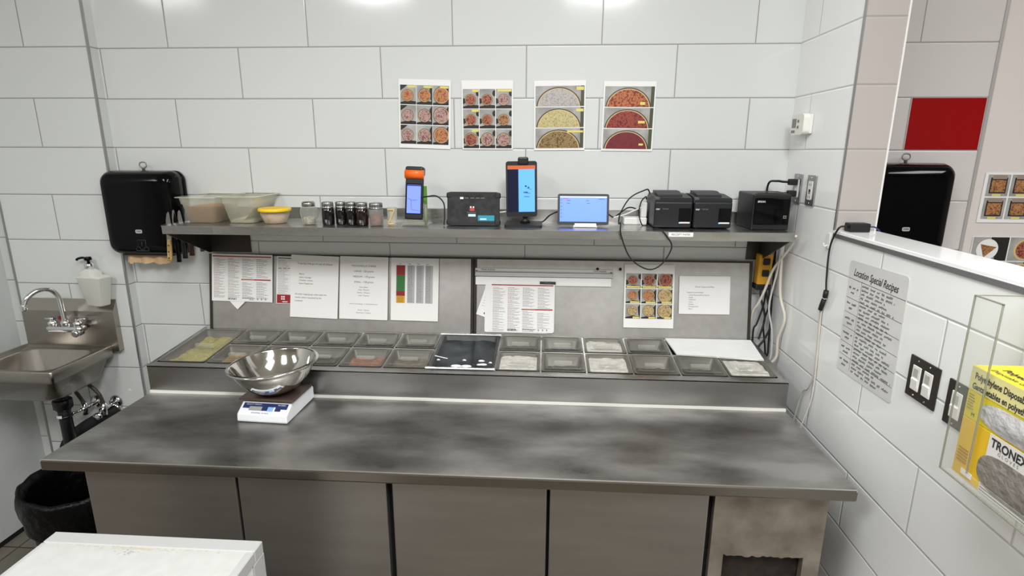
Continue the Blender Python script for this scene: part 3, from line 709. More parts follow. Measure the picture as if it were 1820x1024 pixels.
# ------------------------------------------------------------------ hand sink
sk = thing('hand_sink', (-0.36, -0.05, 0.95), 'stainless steel wall hung hand sink with a gooseneck faucet', 'sink')
M_SINK = mat('sink_steel', (166, 160, 152), 0.30, 1.0, vary=.05, vscale=6, rvary=.05)
KX0, KX1, KY0, KY1 = -0.580, -0.152, -0.418, -0.075
cx, cy = (KX0 + KX1) / 2, (KY0 + KY1) / 2; Lx, Ly = KX1 - KX0, KY1 - KY0
def R(e, z, r): return [(cx + p[0], cy + p[1], z) for p in rrect(Lx - 2 * e, Ly - 2 * e, r, 5)]
b = MB()
b.loft([R(.045, .80, .06), R(.03, .815, .06), R(.012, .895, .03), R(.0, .90, .012), R(.0, .948, .012), R(.002, .951, .012), R(.012, .951, .012), R(.016, .944, .012), R(.040, .942, .05), R(.046, .936, .055), R(.062, .83, .07), R(.10, .815, .06)], cap1=True)
b.build('basin', M_SINK, sk)
b = MB()
b.prism([(-.052, .925), (-.082, .925), (-.082, 1.118), (-.052, 1.170)], 'x', -0.566, -0.118); b.build('backsplash', M_SINK, sk)
b = MB(); b.lathe([(.030, .817), (.030, .820), (.012, .819), (.003, .817)], (cx, cy, 0), 20); b.build('drain', M_CHROME, sk)
fc = MB(); fc.loft([[(-.328 + p[0], -.115 + p[1], z) for p in rrect(.175 - k, .056 - k, .022, 5)] for z, k in ((1.030, .012), (1.036, 0), (1.052, 0), (1.058, .010))])
fct = fc.build('faucet', M_CHROME, sk)
b = MB(); b.lathe([(.018, 1.056), (.018, 1.076), (.013, 1.084)], (-.328, -.118, 0), 16)
b.tube([(-.328, -.118, 1.075), (-.330, -.118, 1.14), (-.334, -.122, 1.20), (-.346, -.145, 1.235), (-.366, -.185, 1.240), (-.384, -.222, 1.215), (-.390, -.236, 1.185)], .0105, 12); b.lathe([(.012, 1.160), (.013, 1.166), (.013, 1.186), (.011, 1.190)], (-.391, -.238, 0), 14); b.build('spout', M_CHROME, fct)
for sx in (-1, 1):
    b = MB(); b.lathe([(.017, 1.056), (.019, 1.066), (.019, 1.074), (.010, 1.080), (.008, 1.092)], (-.328 + sx * .062, -.118, 0), 16)
    b.loft([[(-.328 + sx * (.062 + d), -.118 - e * .3, 1.088 + p[1] + d * .1) for p in rrect(.010, .008, .003, 2)] for d, e in ((-.008, 0), (.02, .01), (.058, .05))] if False else [[(-.328 + sx * .062 + sx * d, -.118 + p[0] - d * .25, 1.090 + p[1] + d * .12) for p in rrect(.014, .009, .003, 2)] for d in ((-.010, .02, .060) if sx > 0 else (-.010, .005, .022))])
    b.build('faucet_handle', M_CHROME, fct)
b = MB(); b.lathe([(.015, -.11), (.017, -.135), (.017, -.150), (.011, -.156)], (-.262, 0, 1.028), 14, axis='y'); b.build('inlet_nut', M_CHROME, fct)
b = MB(); b.box(-.425, -.0832, 1.076, -.390, -.0818, 1.088); b.m(M_RED).box(-.390, -.0832, 1.074, -.372, -.0818, 1.092); b.mats[0:0] = []; b.mats = [M_INKG, M_RED] if len(b.mats) == 1 else b.mats
st = b.build('sticker', None, sk)
for i, p in enumerate(st.data.polygons): p.material_index = 0 if i < 6 else 1
# black waste pipe
b = MB(); b.tube([(-.305, -.235, .82), (-.305, -.235, .60), (-.305, -.235, .20), (-.305, -.235, .0)], .0255, 14, sub=1)
for z0, z1, r in ((.775, .800, .036), (.700, .745, .038), (.690, .700, .030), (.655, .668, .031)): b.lathe([(r - .004, z0), (r, z0 + .004), (r, z1 - .004), (r - .004, z1)], (-.305, -.235, 0), 18)
dp = b.build('waste_pipe', mat('black_pipe', (16, 16, 17), 0.3), sk)
b = MB(); b.loft([[(-.305 + .0325 * math.cos(a), -.235 - .0325 * math.sin(a), z) for a in (1.2, 1.5, 1.8, 2.1)] for z in (.662, .676)], cap0=False, cap1=False, closed=False); b.build('pipe_label', M_WHITE, dp)

# shut-off valves, their hoses, the insulated pipe
M_HOSE = mat('braided_hose', (84, 78, 72), 0.4, .5, bump=.3, bscale=300)
def valve(x, z, label, hose, knob):
    t = thing('shutoff_valve', (x, -.05, z), label, 'valve', 'sink shut-off valves')
    b = MB(); b.lathe([(.034, -.051), (.034, -.056), (.026, -.066), (.012, -.070)], (x, 0, z), 24, axis='y'); b.build('escutcheon', M_CHROME, t)
    b = MB(); b.tube([(x, -.06, z), (x, -.15, z)], .0105, 12, sub=0); b.lathe([(.014, -.03), (.014, .03)], (x, -.13, z), 12); b.build('valve_body', M_CHROME, t)
    b = MB()
    b.tube([(x, -.15, z), (x + knob[0] * .5, -.15 + knob[1] * .5, z + knob[2] * .5), (x + knob[0], -.15 + knob[1], z + knob[2])], .006, 8, sub=0)
    k = (x + knob[0], -.15 + knob[1], z + knob[2]); b.lathe([(.010, .004), (.020, 0), (.021, -.008), (.010, -.011)], k, 10, axis='y', sy=.8); b.build('valve_handle', M_CHROME, t)
    b = MB(); b.tube(hose, .0085, 10); b.build('supply_hose', M_HOSE, t)
valve(-.302, .648, 'chrome shut-off valve under the sink nearer the black waste pipe', [(-.302, -.13, .676), (-.318, -.135, .72), (-.345, -.14, .77), (-.352, -.14, .815)], (-.055, -.055, -.012))
valve(-.205, .650, 'chrome shut-off valve under the sink beside the tall table', [(-.205, -.13, .680), (-.215, -.135, .73), (-.250, -.14, .775), (-.285, -.14, .80), (-.30, -.14, .825)], (.010, -.03, -.012))
b = MB(); b.tube([(-.215, -.06, .610), (-.245, -.12, .592), (-.320, -.150, .545), (-.385, -.165, .48), (-.405, -.17, .38), (-.405, -.17, .20), (-.405, -.17, 0)], .030, 14, rs=None)
t = b.build('insulated_pipe', mat('pipe_insulation', (20, 21, 22), 0.75, bump=.2, bscale=80)); tag(t, 'black foam covered pipe bending down under the sink valves', 'pipe')
b = MB(); b.lathe([(.038, -.052), (.040, -.060), (.037, -.075)], (-.215, 0, .610), 20, axis='y'); b.build('pipe_collar', M_CHROME, t)

# soap pump bottle on the sink ledge
t = thing('soap_bottle', (-0.168, -0.092, 1.140), 'cloudy white soap bottle with a black pump on the sink ledge', 'bottle', rot=(0, -0.04, -.28))
b = MB(local=True)
def q(wx, wy, z, r=.008, ox=0): return [(ox + p[0], p[1], z) for p in rrect(wx, wy, r, 3)]
b.loft([q(.086, .044, .012), q(.092, .048, .016), q(.148, .064, .140), q(.152, .066, .143), q(.152, .066, .148), q(.090, .058, .152, .02, -.012), q(.085, .055, .170, .02, -.014), q(.040, .040, .180, .015, -.014), q(.032, .032, .184, .012, -.014)])
b.build('bottle_body', clear_mat('cloudy_bottle', (240, 238, 230), 0.66, .25), t)
b = MB(local=True); b.lathe([(.019, .183), (.019, .206), (.010, .210)], (-.014, 0, 0), 18); b.build('collar', M_CHROME, t)
b = MB(local=True); b.lathe([(.006, .208), (.006, .226)], (-.014, 0, 0), 10); b.lathe([(.014, .222), (.016, .228), (.014, .236), (.010, .238)], (-.014, 0, 0), 14); b.tube([(-.014, 0, .231), (-.045, -.004, .233), (-.070, -.008, .228), (-.076, -.009, .222)], .0055, 8); b.build('pump', M_BLACK, t)

# ------------------------------------------------------------------ waste bin with liner
t = thing('waste_bin', (0.085, -0.600, 0), 'black waste bin with a black bag folded over its rim', 'bin')
b = MB(local=True); b.lathe([(.150, .0), (.155, .01), (.195, .575), (.198, .580), (.190, .580), (.150, .02), (.002, .02)], n=40, cap1=False); b.build('bin_body', mat('bin_plastic', (24, 21, 22), 0.45), t)
b = MB(local=True); rings = []
random.seed(8)
for r, z, a in ((.004, .062, .0), (.120, .065, .002), (.130, .10, .004), (.164, .40, .004), (.181, .575, .003), (.194, .605, .004), (.206, .607, .005), (.212, .590, .005), (.214, .560, .006), (.211, .520, .006), (.208, .482, .008), (.206, .455, .008), (.200, .450, .004)):
    rings.append([((r + a * noise.noise(Vector((math.cos(th) * 4, math.sin(th) * 4, z * 18)))) * math.cos(th), (r + a * noise.noise(Vector((math.cos(th) * 4, math.sin(th) * 4, z * 18)))) * math.sin(th), z + (.012 * noise.noise(Vector((math.cos(th) * 3, math.sin(th) * 3, 5 + z))))) for th in [2 * PI * i / 96 for i in range(96)]])
b.loft(rings, cap0=False, cap1=False); b.build('bin_liner', M_BAG, t)

# ------------------------------------------------------------------ white cabinet in the foreground
t = thing('storage_cabinet', (0.815, -1.50, 0), 'white topped cabinet with metal edge strips in the lower left foreground', 'cabinet')
BX0, BX1, BY1, BZ = 0.513, 1.114, -1.167, 0.800
b = MB(); b.box(BX0 + .006, -1.95, .08, BX1 - .004, BY1 - .006, BZ - .034, .004, 2); b.build('cabinet_body', M_WHITE, t)
b = MB(); b.box(BX0 + .004, -1.96, BZ - .034, BX1 - .003, BY1 - .004, BZ - .002, .003, 1); b.build('cabinet_top', mat('stained_white', (196, 197, 192), 0.4, vary=.03, vscale=30), t)
b = MB(); b.box(BX0, BY1 - .043, BZ - .036, BX1, BY1, BZ, .002, 1); b.build('edge_strip', mat('pale_strip', (184, 184, 182), 0.4), t)
b = MB(); b.box(BX1 - .022, -1.96, BZ - .036, BX1, BY1 - .0445, BZ - .0005, .002, 1); b.build('edge_strip', MATS['pale_strip'], t)
b = MB(); b.box(BX0, -1.96, BZ - .036, BX0 + .012, BY1 - .0445, BZ - .0005, .002, 1); b.build('edge_strip', MATS['pale_strip'], t)
b = MB(); b.box(BX1 - .0035, BY1 - .055, .10, BX1 + .0005, BY1 + .0, BZ - .037, .001, 1); b.build('corner_post', MATS['pale_strip'], t)
random.seed(14)
b = MB()
for i in range(130):
    x = random.triangular(BX0 + .05, BX1 - .06, BX0 + .30); y = BY1 - .046 - abs(random.gauss(0, .005)); r = random.uniform(.0006, .0024)
    b.disc((x, y, BZ - .0016 + random.uniform(0, .0003)), r, 7, 'z', random.uniform(1, 2.4))
b.build('stain', mat('crumb_stain', (196, 188, 164), 0.7), t)
b = MB()
for i in range(26):
    x = random.gauss(BX0 + .27, .02); y = BY1 - .066 + random.gauss(0, .008)
    b.disc((x, y, BZ - .0015), random.uniform(.0006, .0016), 6, 'z', 1.3)
b.build('speck', mat('grey_speck', (150, 150, 146), 0.7), t)
for x in (BX0 + .05, BX1 - .05):
    for y in (-1.90, -1.22):
        b = MB(); b.lathe([(.02, 0), (.02, .085)], (x, y, 0), 12); b.build('foot', M_RUB, t)

# ------------------------------------------------------------------ papers and prints
def clip(poly, x0, z0, x1, z1):
    for k, lim, sgn in ((0, x0, 1), (0, x1, -1), (1, z0, 1), (1, z1, -1)):
        out = []
        for i in range(len(poly)):
            p, q = poly[i - 1], poly[i]
            dp, dq = sgn * (p[k] - lim), sgn * (q[k] - lim)
            if dp >= 0: out.append(p)
            if (dp >= 0) != (dq >= 0):
                t = dp / (dp - dq); out.append((p[0] + t * (q[0] - p[0]), p[1] + t * (q[1] - p[1])))
        poly = out
        if not poly: return []
    return poly
class Print:
    """marks on a sheet that lies in its local x,z plane and faces local -y"""
    def __init__(self): self.b = MB(local=True)
    def rect(self, x0, z0, x1, z1, m, l=0):
        y = -.0008 - .00025 * l; self.b.m(m).poly([(x0, y, z0), (x1, y, z0), (x1, y, z1), (x0, y, z1)]); return self
    def poly(self, pts, m, l=0, box=None):
        if box: pts = clip(pts, *box)
        if len(pts) > 2: y = -.0008 - .00025 * l; self.b.m(m).poly([(p[0], y, p[1]) for p in pts])
        return self
    def disc(self, cx, cz, r, m, l=0, box=None, sq=1.0, n=28):
        return self.poly([(cx + r * math.cos(2 * PI * i / n), cz + r * sq * math.sin(2 * PI * i / n)) for i in range(n)], m, l, box)
    def line(self, x0, z, x1, h, m, l=0, word=.008):
        x = x0
        while x < x1 - .001:
            wl = min(random.uniform(.5, 1.4) * word, x1 - x); self.rect(x, z - h / 2, x + wl, z + h / 2, m, l); x += wl + word * .22
        return self
    def stroke(self, pts, wd, m, l=0):
        for p, q in zip(pts, pts[1:]):
            d = Vector((q[0] - p[0], q[1] - p[1]))
            if d.length < 1e-6: continue
            n = Vector((-d.y, d.x)).normalized() * wd / 2
            self.poly([(p[0] + n.x, p[1] + n.y), (p[0] - n.x, p[1] - n.y), (q[0] - n.x, q[1] - n.y), (q[0] + n.x, q[1] + n.y)], m, l)
        return self
    def done(self, o, name='print'): return self.b.build(name, None, o)

def sheet(name, c, w_, h_, label, cat, group=None, rot=(0, 0, 0), m=None, r=0.002, off=0.0):
    b = MB(local=True); b.prism(rrect(w_, h_, r, 3), 'y', -.0006, .0006); o = b.build(name, m or M_PAPER)
    o.rotation_mode = 'XYZ'
    R = Matrix.Rotation(rot[2], 4, 'Z') @ Matrix.Rotation(rot[0], 4, 'X') @ Matrix.Rotation(rot[1], 4, 'Y')
    o.rotation_euler = R.to_euler()
    o.location = Vector(c) + (R.to_3x3() @ Vector((0, -off, 0)))
    return tag(o, label, cat, group)

def on_lid(x, z):
    """centre on the leaning rail lid at height z"""
    return (x, -0.077 + (z - 1.046) * 0.065 / 0.345 - .0058, z)

P_ORANGE = pizza_mat('pizza_orange', [(92, 48, 26), (176, 112, 66), (190, 136, 92), (146, 78, 50)], 90)
P_PINK = pizza_mat('pizza_pink', [(84, 48, 44), (160, 120, 116), (186, 156, 150), (126, 80, 72)], 90)
P_RED = pizza_mat('pizza_red', [(76, 28, 24), (132, 62, 46), (172, 108, 80), (104, 40, 34)], 80)
P_BROWN = pizza_mat('pizza_brown', [(86, 50, 30), (140, 92, 56), (178, 130, 84), (110, 70, 42)], 80)
P_CHEESE = pizza_mat('shredded_white', [(132, 128, 126), (168, 162, 160), (188, 182, 178), (150, 146, 142)], 120)
P_CREAM = pizza_mat('shredded_cream', [(140, 126, 82), (182, 168, 116), (202, 190, 140), (160, 146, 98)], 120)
P_OLIVE = pizza_mat('shredded_olive', [(70, 52, 30), (124, 100, 60), (156, 132, 84), (96, 72, 40)], 90)
P_BACON = pizza_mat('sauce_orange', [(104, 30, 22), (150, 62, 40), (190, 118, 66), (122, 38, 30)], 60)
P_SAUCE = pizza_mat('sauce_mixed', [(92, 24, 30), (120, 34, 40), (156, 70, 46), (104, 28, 34)], 60)
P_SMOOTH = pizza_mat('sauce_red', [(98, 26, 34), (112, 32, 40), (118, 36, 44), (106, 30, 38)], 40)
P_PALE = pizza_mat('pizza_pale', [(110, 84, 52), (176, 150, 100), (200, 178, 128), (150, 120, 78)], 100)
P_GREY = mat('photo_counter', (176, 174, 170), 0.4, rgb2=(140, 138, 134), vscale=14)
P_DARK = mat('photo_dark', (36, 34, 32), 0.4)  # dark printed areas of the pictures
P_PAN = mat('photo_pan_rim', (66, 58, 46), 0.4)
P_CRUST = mat('photo_crust', (206, 180, 128), 0.4)
P_GREEN = mat('photo_green', (70, 74, 50), 0.4)

def pizza_cell(P, x0, z0, x1, z1, mp, r, cx=.5, cz=.45, tagm=None, dark='bl'):
    bx = (x0, z0, x1, z1); W_, H_ = x1 - x0, z1 - z0
    P.rect(x0, z0, x1, z1, P_GREY, 0)
    P.poly([(x0, z0), (x1, z0), (x1, z0 + H_ * .16), (x0 + W_ * .5, z0 + H_ * .2), (x0, z0 + H_ * .10)], P_DARK, 1, bx)
    if dark == 'tl': P.poly([(x0, z1), (x0, z1 - H_ * .3), (x0 + W_ * .3, z1 - H_ * .12), (x0 + W_ * .45, z1)], P_DARK, 1, bx)
    if dark == 'r': P.poly([(x1, z1), (x1, z0), (x1 - W_ * .12, z0 + H_ * .3), (x1 - W_ * .18, z1 - H_ * .2)], P_DARK, 1, bx)
    if dark == 'lr':
        P.disc(x0 + W_ * .02, z0 + H_ * .38, W_ * .17, P_DARK, 1, bx); P.disc(x1 - W_ * .05, z1 - H_ * .22, W_ * .13, P_DARK, 1, bx, 1.4)
    c = (x0 + W_ * cx, z0 + H_ * cz)
    P.disc(c[0], c[1], r * 1.12 * W_, P_PAN, 2, bx); P.disc(c[0], c[1], r * 1.03 * W_, P_CRUST, 3, bx); P.disc(c[0], c[1], r * .96 * W_, mp, 4, bx)
    if tagm: P.rect(x0 + W_ * tagm[0], z0 + H_ * tagm[1], x0 + W_ * tagm[2], z0 + H_ * tagm[3], M_YTAG, 5)

# four laminated charts above the shelf
random.seed(21)
CH = 'laminated topping charts above the shelf'
o = sheet('topping_chart', (1.3590, -.0035, 1.9990), .222, .281, 'laminated chart of nine pizzas, leftmost of the four above the shelf', 'chart', CH, (0, 0.030, 0), M_LAM)
P = Print(); mats = [[P_ORANGE] * 3, [P_PINK] * 3, [P_PINK, P_PINK, P_PINK]]
for r_ in range(3):
    for c_ in range(3):
        x0 = -.104 + c_ * .0695; z1 = .117 - r_ * .081
        pizza_cell(P, x0, z1 - .078, x0 + .0675, z1, mats[r_][c_] if r_ < 2 else [P_PINK, P_PINK, P_ORANGE][c_], (.34, .37, .46)[c_], .5 + .04 * c_ - .04, (.46, .47, .5)[c_], None if r_ else (.45, .86, .98, .97), 'tl' if c_ == 0 else 'r')
P.done(o)
o = sheet('topping_chart', (1.6265, -.0035, 1.9945), .216, .280, 'laminated chart of nine red topped pizzas, second of the four above the shelf', 'chart', CH, (0, 0.0, 0), M_LAM)
P = Print(); mm = [P_RED, P_RED, P_PINK, P_RED, P_RED, P_BROWN, P_RED, P_PINK, P_PINK]
for r_ in range(3):
    for c_ in range(3):
        x0 = -.103 + c_ * .0695; z1 = .106 - r_ * .081
        pizza_cell(P, x0, z1 - .078, x0 + .0665, z1, mm[r_ * 3 + c_], (.32 if r_ < 2 else .38), .48, .45, [(.60, .84, .98, .97), None, (.1, .86, .98, .98)][c_] if r_ < 1 else (.55, .86, .98, .98) if c_ == 0 else None, 'lr')
P.done(o)
def half_cell(P, x0, z0, x1, z1, mp, cx, rr, tagm):
    bx = (x0, z0, x1, z1); W_, H_ = x1 - x0, z1 - z0
    P.rect(x0, z0, x1, z1, P_GREY, 0)
    P.rect(x1 - W_ * .07, z0, x1, z1, P_GREEN, 1)
    c = (x0 + W_ * cx, z0 - H_ * .06); r = W_ * rr
    P.disc(c[0], c[1], r * 1.10, P_PAN, 2, bx, .86, 44); P.disc(c[0], c[1], r * 1.045, P_CRUST, 3, bx, .86, 44); P.disc(c[0], c[1], r, mp, 4, bx, .86, 44)
    P.rect(x0 + W_ * tagm[0], z0 + H_ * tagm[1], x0 + W_ * tagm[2], z0 + H_ * tagm[3], M_YTAG, 5)
for X, Z, w_, h_, ms, lb, tg, an in ((1.930, 1.9930, .214, .280, (P_CHEESE, P_CREAM, P_OLIVE), 'laminated chart of three shredded cheese trays, third of the four above the shelf', ((.84, .78, .99, .95), (.84, .78, .99, .92), (.66, .78, .99, .88)), -.010),
                           (2.2155, 1.9900, .214, .278, (P_BACON, P_SAUCE, P_SMOOTH), 'laminated chart of three red sauce trays, rightmost of the four above the shelf', ((.72, .10, .82, .24), (.70, .24, .84, .36), (.74, .18, .83, .28)), .008)):
    o = sheet('topping_chart', (X, -.0035, Z), w_, h_, lb, 'chart', CH, (0, an, 0), M_LAM)
    P = Print()
    for k in range(3):
        z1 = (.119 if k == 0 else .119) - k * .0845; half_cell(P, -.101, z1 - .0805, .101, z1, ms[k], .48, .42, tg[k])
    P.done(o)

def block_menu(P, w_, h_, rows, red_top=True, dk=M_INKG, hd=M_INKR):
    x0, x1 = -w_ / 2 + .010, w_ / 2 - .008
    if red_top: P.rect(-w_ / 2 + .004, h_ / 2 - .013, w_ / 2 - .006, h_ / 2 - .008, M_RED)
    cw = (x1 - x0) / 4
    for c_ in range(4):
        z = h_ / 2 - .022; zend = -h_ / 2 + .014; X = x0 + c_ * cw
        while z > zend:
            if c_ > 1 and abs(z - (-.006)) < .006: z -= .016; continue
            P.line(X, z, X + cw * random.uniform(.35, .55), .0018, hd if c_ < 2 else dk, 0, .008); z -= .0042
            for _ in range(random.choice((1, 2, 2, 3))):
                P.line(X, z, X + cw * random.uniform(.62, .84), .0013, dk, 0, .006); z -= .0036
            z -= .0022
    P.rect(x0 + 2 * cw - .004, -.010, x1, -.0045, M_RED, 1)
    P.rect(x0 + 2 * cw, -.0085, x0 + 3 * cw - .01, -.006, mat('tan_print2', (190, 140, 110), .5), 2)
    P.line(x0 + cw, -h_ / 2 + .014, x0 + cw * 1.6, .003, M_INK, 1, .01); P.line(x0 + cw, -h_ / 2 + .009, x0 + cw * 1.6, .003, M_INK, 1, .01)
    P.line(x0 + 2 * cw, -h_ / 2 + .015, x0 + 2.9 * cw, .0024, M_INK, 1, .008); P.line(x0 + 2.5 * cw, -h_ / 2 + .009, x0 + 2.8 * cw, .0024, M_INK, 1, .008)
    for k in range(3): P.rect(x0 + (3.05 + .28 * k) * cw, -h_ / 2 + .008, x0 + (3.05 + .28 * k) * cw + .004, -h_ / 2 + .016, M_INKG, 1)

random.seed(31)
o = sheet('loose_paper', on_lid(.473, 1.172), .05, .05, 'white paper corner peeking out below the leftmost menu card', 'paper', rot=(TILT, PI / 4, 0), off=0.000)
o = sheet('menu_card', on_lid(.497, 1.280), .286, .216, 'red headed menu card at the left end of the leaning lids', 'menu', 'menu cards on the lids', (TILT, .012, 0), M_LAM, off=.002)
P = Print(); block_menu(P, .286, .216, 0); P.done(o)
o = sheet('menu_card', on_lid(.765, 1.272), .214, .217, 'menu card with a red block, half hidden behind the toppings notice', 'menu', 'menu cards on the lids', (TILT, .022, 0), M_LAM)
P = Print()
P.rect(-.100, .098, -.03, .102, M_INK); z = .092
while z > -.065:
    if abs(z - .055) < .003: P.line(-.100, z, -.045, .0034, mat('tan_head', (150, 96, 60), .5), 0, .02)
    else: P.line(-.100, z, -.100 + random.uniform(.03, .052), .0014, M_INKG, 0, .006)
    z -= .0048
P.rect(-.104, -.106, -.02, -.066, M_RED); 
for a, c_ in ((-.084, -.080), (-.074, -.080)):
    P.rect(a, c_, a + .007, c_ + .007, M_LAM, 1); P.rect(a, c_ - .010, a + .007, c_ - .003, M_LAM, 1)
P.line(-.078, -.099, -.05, .004, M_LAM, 1, .03); P.done(o)

def lines_on(o, items, m=M_INK):
    for body, size, x, z, al in items: text(body, size, (x, -.0009, z), FRONT, m, o, 'lettering', al)
NG = 'printed notices on the lids'
o = sheet('notice_sheet', on_lid(.836, 1.246), .221, .283, 'white notice headed Toppings that go on top of cheese', 'notice', NG, (TILT, .030, 0), off=.003)
lines_on(o, [('Toppings that go on top of cheese', .0118, 0, .104, 'CENTER'), ('Bacon', .0098, -.072, .056, 'LEFT'), ('Italian sausage', .0098, -.072, .041, 'LEFT'), ('Cheddar cheese', .0098, -.072, .027, 'LEFT'), ('Extra Pepperoni', .0098, -.072, .013, 'LEFT'),
             ('All other toppings go underneath the', .0098, -.090, -.036, 'LEFT'), ('cheese unless requested by the', .0098, -.090, -.051, 'LEFT'), ('customer', .0098, -.090, -.066, 'LEFT')])
o = sheet('notice_sheet', on_lid(1.064, 1.244), .222, .284, 'white notice listing mozzarella cheese weights in grams', 'notice', NG, (TILT, .015, 0), off=.003)
lines_on(o, [('MOZZARELLA CHEESE', .0112, 0, .100, 'CENTER'), ('LARGE - 220 grams', .0112, 0, .076, 'CENTER'), ('MEDIUM - 170 grams', .0112, 0, .051, 'CENTER'), ('SMALL - 120 grams', .0112, 0, .027, 'CENTER'),
             ('Extra cheese', .0075, 0, .004, 'CENTER'), ('Large - 90 grams', .0075, 0, -.008, 'CENTER'), ('Medium - 70 grams', .0075, 0, -.021, 'CENTER'), ('Small - 50 grams', .0075, 0, -.034, 'CENTER'),
             ('Add for extra toppings - to the specified amount', .0066, 0, -.072, 'CENTER'), ('Donair - 3 grams', .0075, 0, -.100, 'CENTER'), ('Garlic sauce - 5 grams', .0075, 0, -.112, 'CENTER')])
o = sheet('notice_sheet', on_lid(1.297, 1.242), .216, .282, 'white sheet with a red, green and amber column beside grey tables', 'notice', NG, (TILT, .010, 0), off=.003)
P = Print()
for z1, z0, m in ((.108, .063, M_RED), (.063, -.008, M_GREEN), (-.008, -.030, M_RED), (-.030, -.062, M_ORNG)):
    P.rect(-.084, z0, -.044, z1, m)
    zz = z1 - .004
    while zz > z0 + .002: P.line(-.078, zz, -.050, .0011, P_DARK, 1, .012); zz -= .0052
gl = mat('grid_grey', (176, 176, 176), .6)
for c_ in range(3):
    X = -.034 + c_ * .041; P.rect(X, -.062, X + .034, .108, gl)
    zz = .106
    while zz > -.060: P.line(X + .003, zz, X + .024, .0018, M_INKG, 1, .010); zz -= .0052
for c_ in range(4): P.line(-.072 + .041 * c_, .114, -.058 + .041 * c_, .0022, M_INKG, 0, .012)
P.done(o)
# ticket rail with a paper strip
t = thing('ticket_rail', on_lid(1.874, 1.325), 'grey aluminium ticket rail screwed across the right rail lid', 'ticket rail', rot=(TILT, .0, 0))
b = MB(local=True); b.box(-.304, -.006, -.018, .304, .002, .018, .0015, 1); b.box(-.304, -.012, -.018, .304, -.006, -.010, .002, 1); b.build('rail_body', mat('rail_alu', (206, 206, 204), .35, .4), t)
b = MB(local=True); b.box(-.304, -.0125, -.001, .304, -.005, .004, .0015, 1); b.build('rail_grip', M_ALU, t)
for x in (-.297, .297):
    b = MB(local=True); b.lathe([(.004, -.006), (.003, -.009)], (x, 0, .004), 10, axis='y'); b.build('screw', M_GAP, t)
text('New tickets', .0125, (-.276, -.0068, .011), FRONT, M_INK, t, 'lettering', 'LEFT'); text('Old tickets', .0125, (.276, -.0068, .011), FRONT, M_INK, t, 'lettering', 'RIGHT')
o = sheet('paper_strip', on_lid(1.872, 1.287), .600, .036, 'long blank white paper strip below the ticket rail', 'paper', rot=(TILT, .0, 0), off=.0015)
o = sheet('ticket', on_lid(1.638, 1.204), .075, .165, 'slanted paper with a dark green oval behind the red headed menu', 'ticket', rot=(TILT, .33, 0), off=.003)
P = Print(); P.disc(.004, -.066, .011, mat('dark_green_oval', (30, 66, 50), .5), 0, None, .6)
for k in range(9): P.line(-.026, .06 - k * .012, random.uniform(-.01, .02), .0014, M_INKG)
P.done(o)
o = sheet('menu_card', on_lid(1.758, 1.165), .286, .214, 'menu card peeking out behind the rounded menu under the ticket rail', 'menu', 'menu cards on the lids', (TILT, 0.006, 0), M_LAM, r=.008, off=.0045)
o = sheet('menu_card', on_lid(1.783, 1.171), .284, .221, 'rounded red headed menu card below the ticket rail', 'menu', 'menu cards on the lids', (TILT, .003, 0), M_LAM, r=.010, off=.0065)
P = Print(); block_menu(P, .284, .221, 0, hd=M_INKR); P.done(o)
b = MB(local=True); b.box(-.035, -.001, -.006, .035, .001, .006); o = b.build('name_plate', mat('dark_green_plate', (30, 44, 36), .4)); o.location = Vector(on_lid(1.894, 1.283)) + Vector((0, -.0095, 0)); o.rotation_euler = (TILT, .01, 0)
tag(o, 'tiny dark green plate on the paper strip above the rounded menu', 'plate'); text('Delivery', .0085, (0, -.0013, 0), FRONT, M_INKG, o)
for x, z in ((2.112, 1.345), (2.211, 1.346)):
    b = MB(local=True); b.lathe([(.0065, -.001), (.006, -.006), (.002, -.007)], (0, 0, 0), 14, axis='y'); o = b.build('magnet', M_RUB); o.location = on_lid(x, z); o.rotation_euler = (TILT, 0, 0)
    tag(o, 'small black round magnet %s' % ('above the right end of the ticket rail' if x < 2.2 else 'beside the top of the nine photo sheet'), 'magnet', 'black magnets')
o = sheet('photo_sheet', on_lid(2.338, 1.231), .217, .279, 'white sheet of nine pizza photos on the right rail lid', 'photo sheet', None, (TILT, -.002, 0), off=.002)
P = Print(); mm = [P_RED, P_RED, P_RED, P_ORANGE, P_ORANGE, P_PALE, P_PALE, P_PALE, P_PALE]
for r_ in range(3):
    for c_ in range(3):
        x0 = -.101 + c_ * .0685; z1 = .100 - r_ * .0675
        pizza_cell(P, x0, z1 - .064, x0 + .0645, z1, mm[r_ * 3 + c_], (.30, .36, .44)[c_], .46 + .03 * c_, .54, ((.05, .02, .95, .14), (.3, .02, .95, .14), (.5, .02, .95, .14))[r_], 'lr' if r_ == 0 else 'r')
P.done(o)
o = sheet('notice_sheet', on_lid(2.577, 1.240), .218, .166, 'wide white notice at the right end of the rail lids', 'notice', NG, (TILT, -.006, 0), off=.002)
lines_on(o, [('Donair Sauce and Pizza', .0085, 0, .036, 'CENTER'), ('Topping to avoid if allergic', .0068, -.078, .012, 'LEFT'), ('- Donair Pizza and Donair Specials', .0066, -.070, .000, 'LEFT'), ('- Burger', .0066, -.070, -.010, 'LEFT'), ('- Mushroom', .0066, -.070, -.020, 'LEFT'),
             ('- Onion', .0066, -.070, -.030, 'LEFT'), ('- Sausage', .0066, -.070, -.040, 'LEFT'), ('- Pineapple slices', .0066, -.070, -.050, 'LEFT'), ('- Bacon', .0066, -.070, -.060, 'LEFT')])

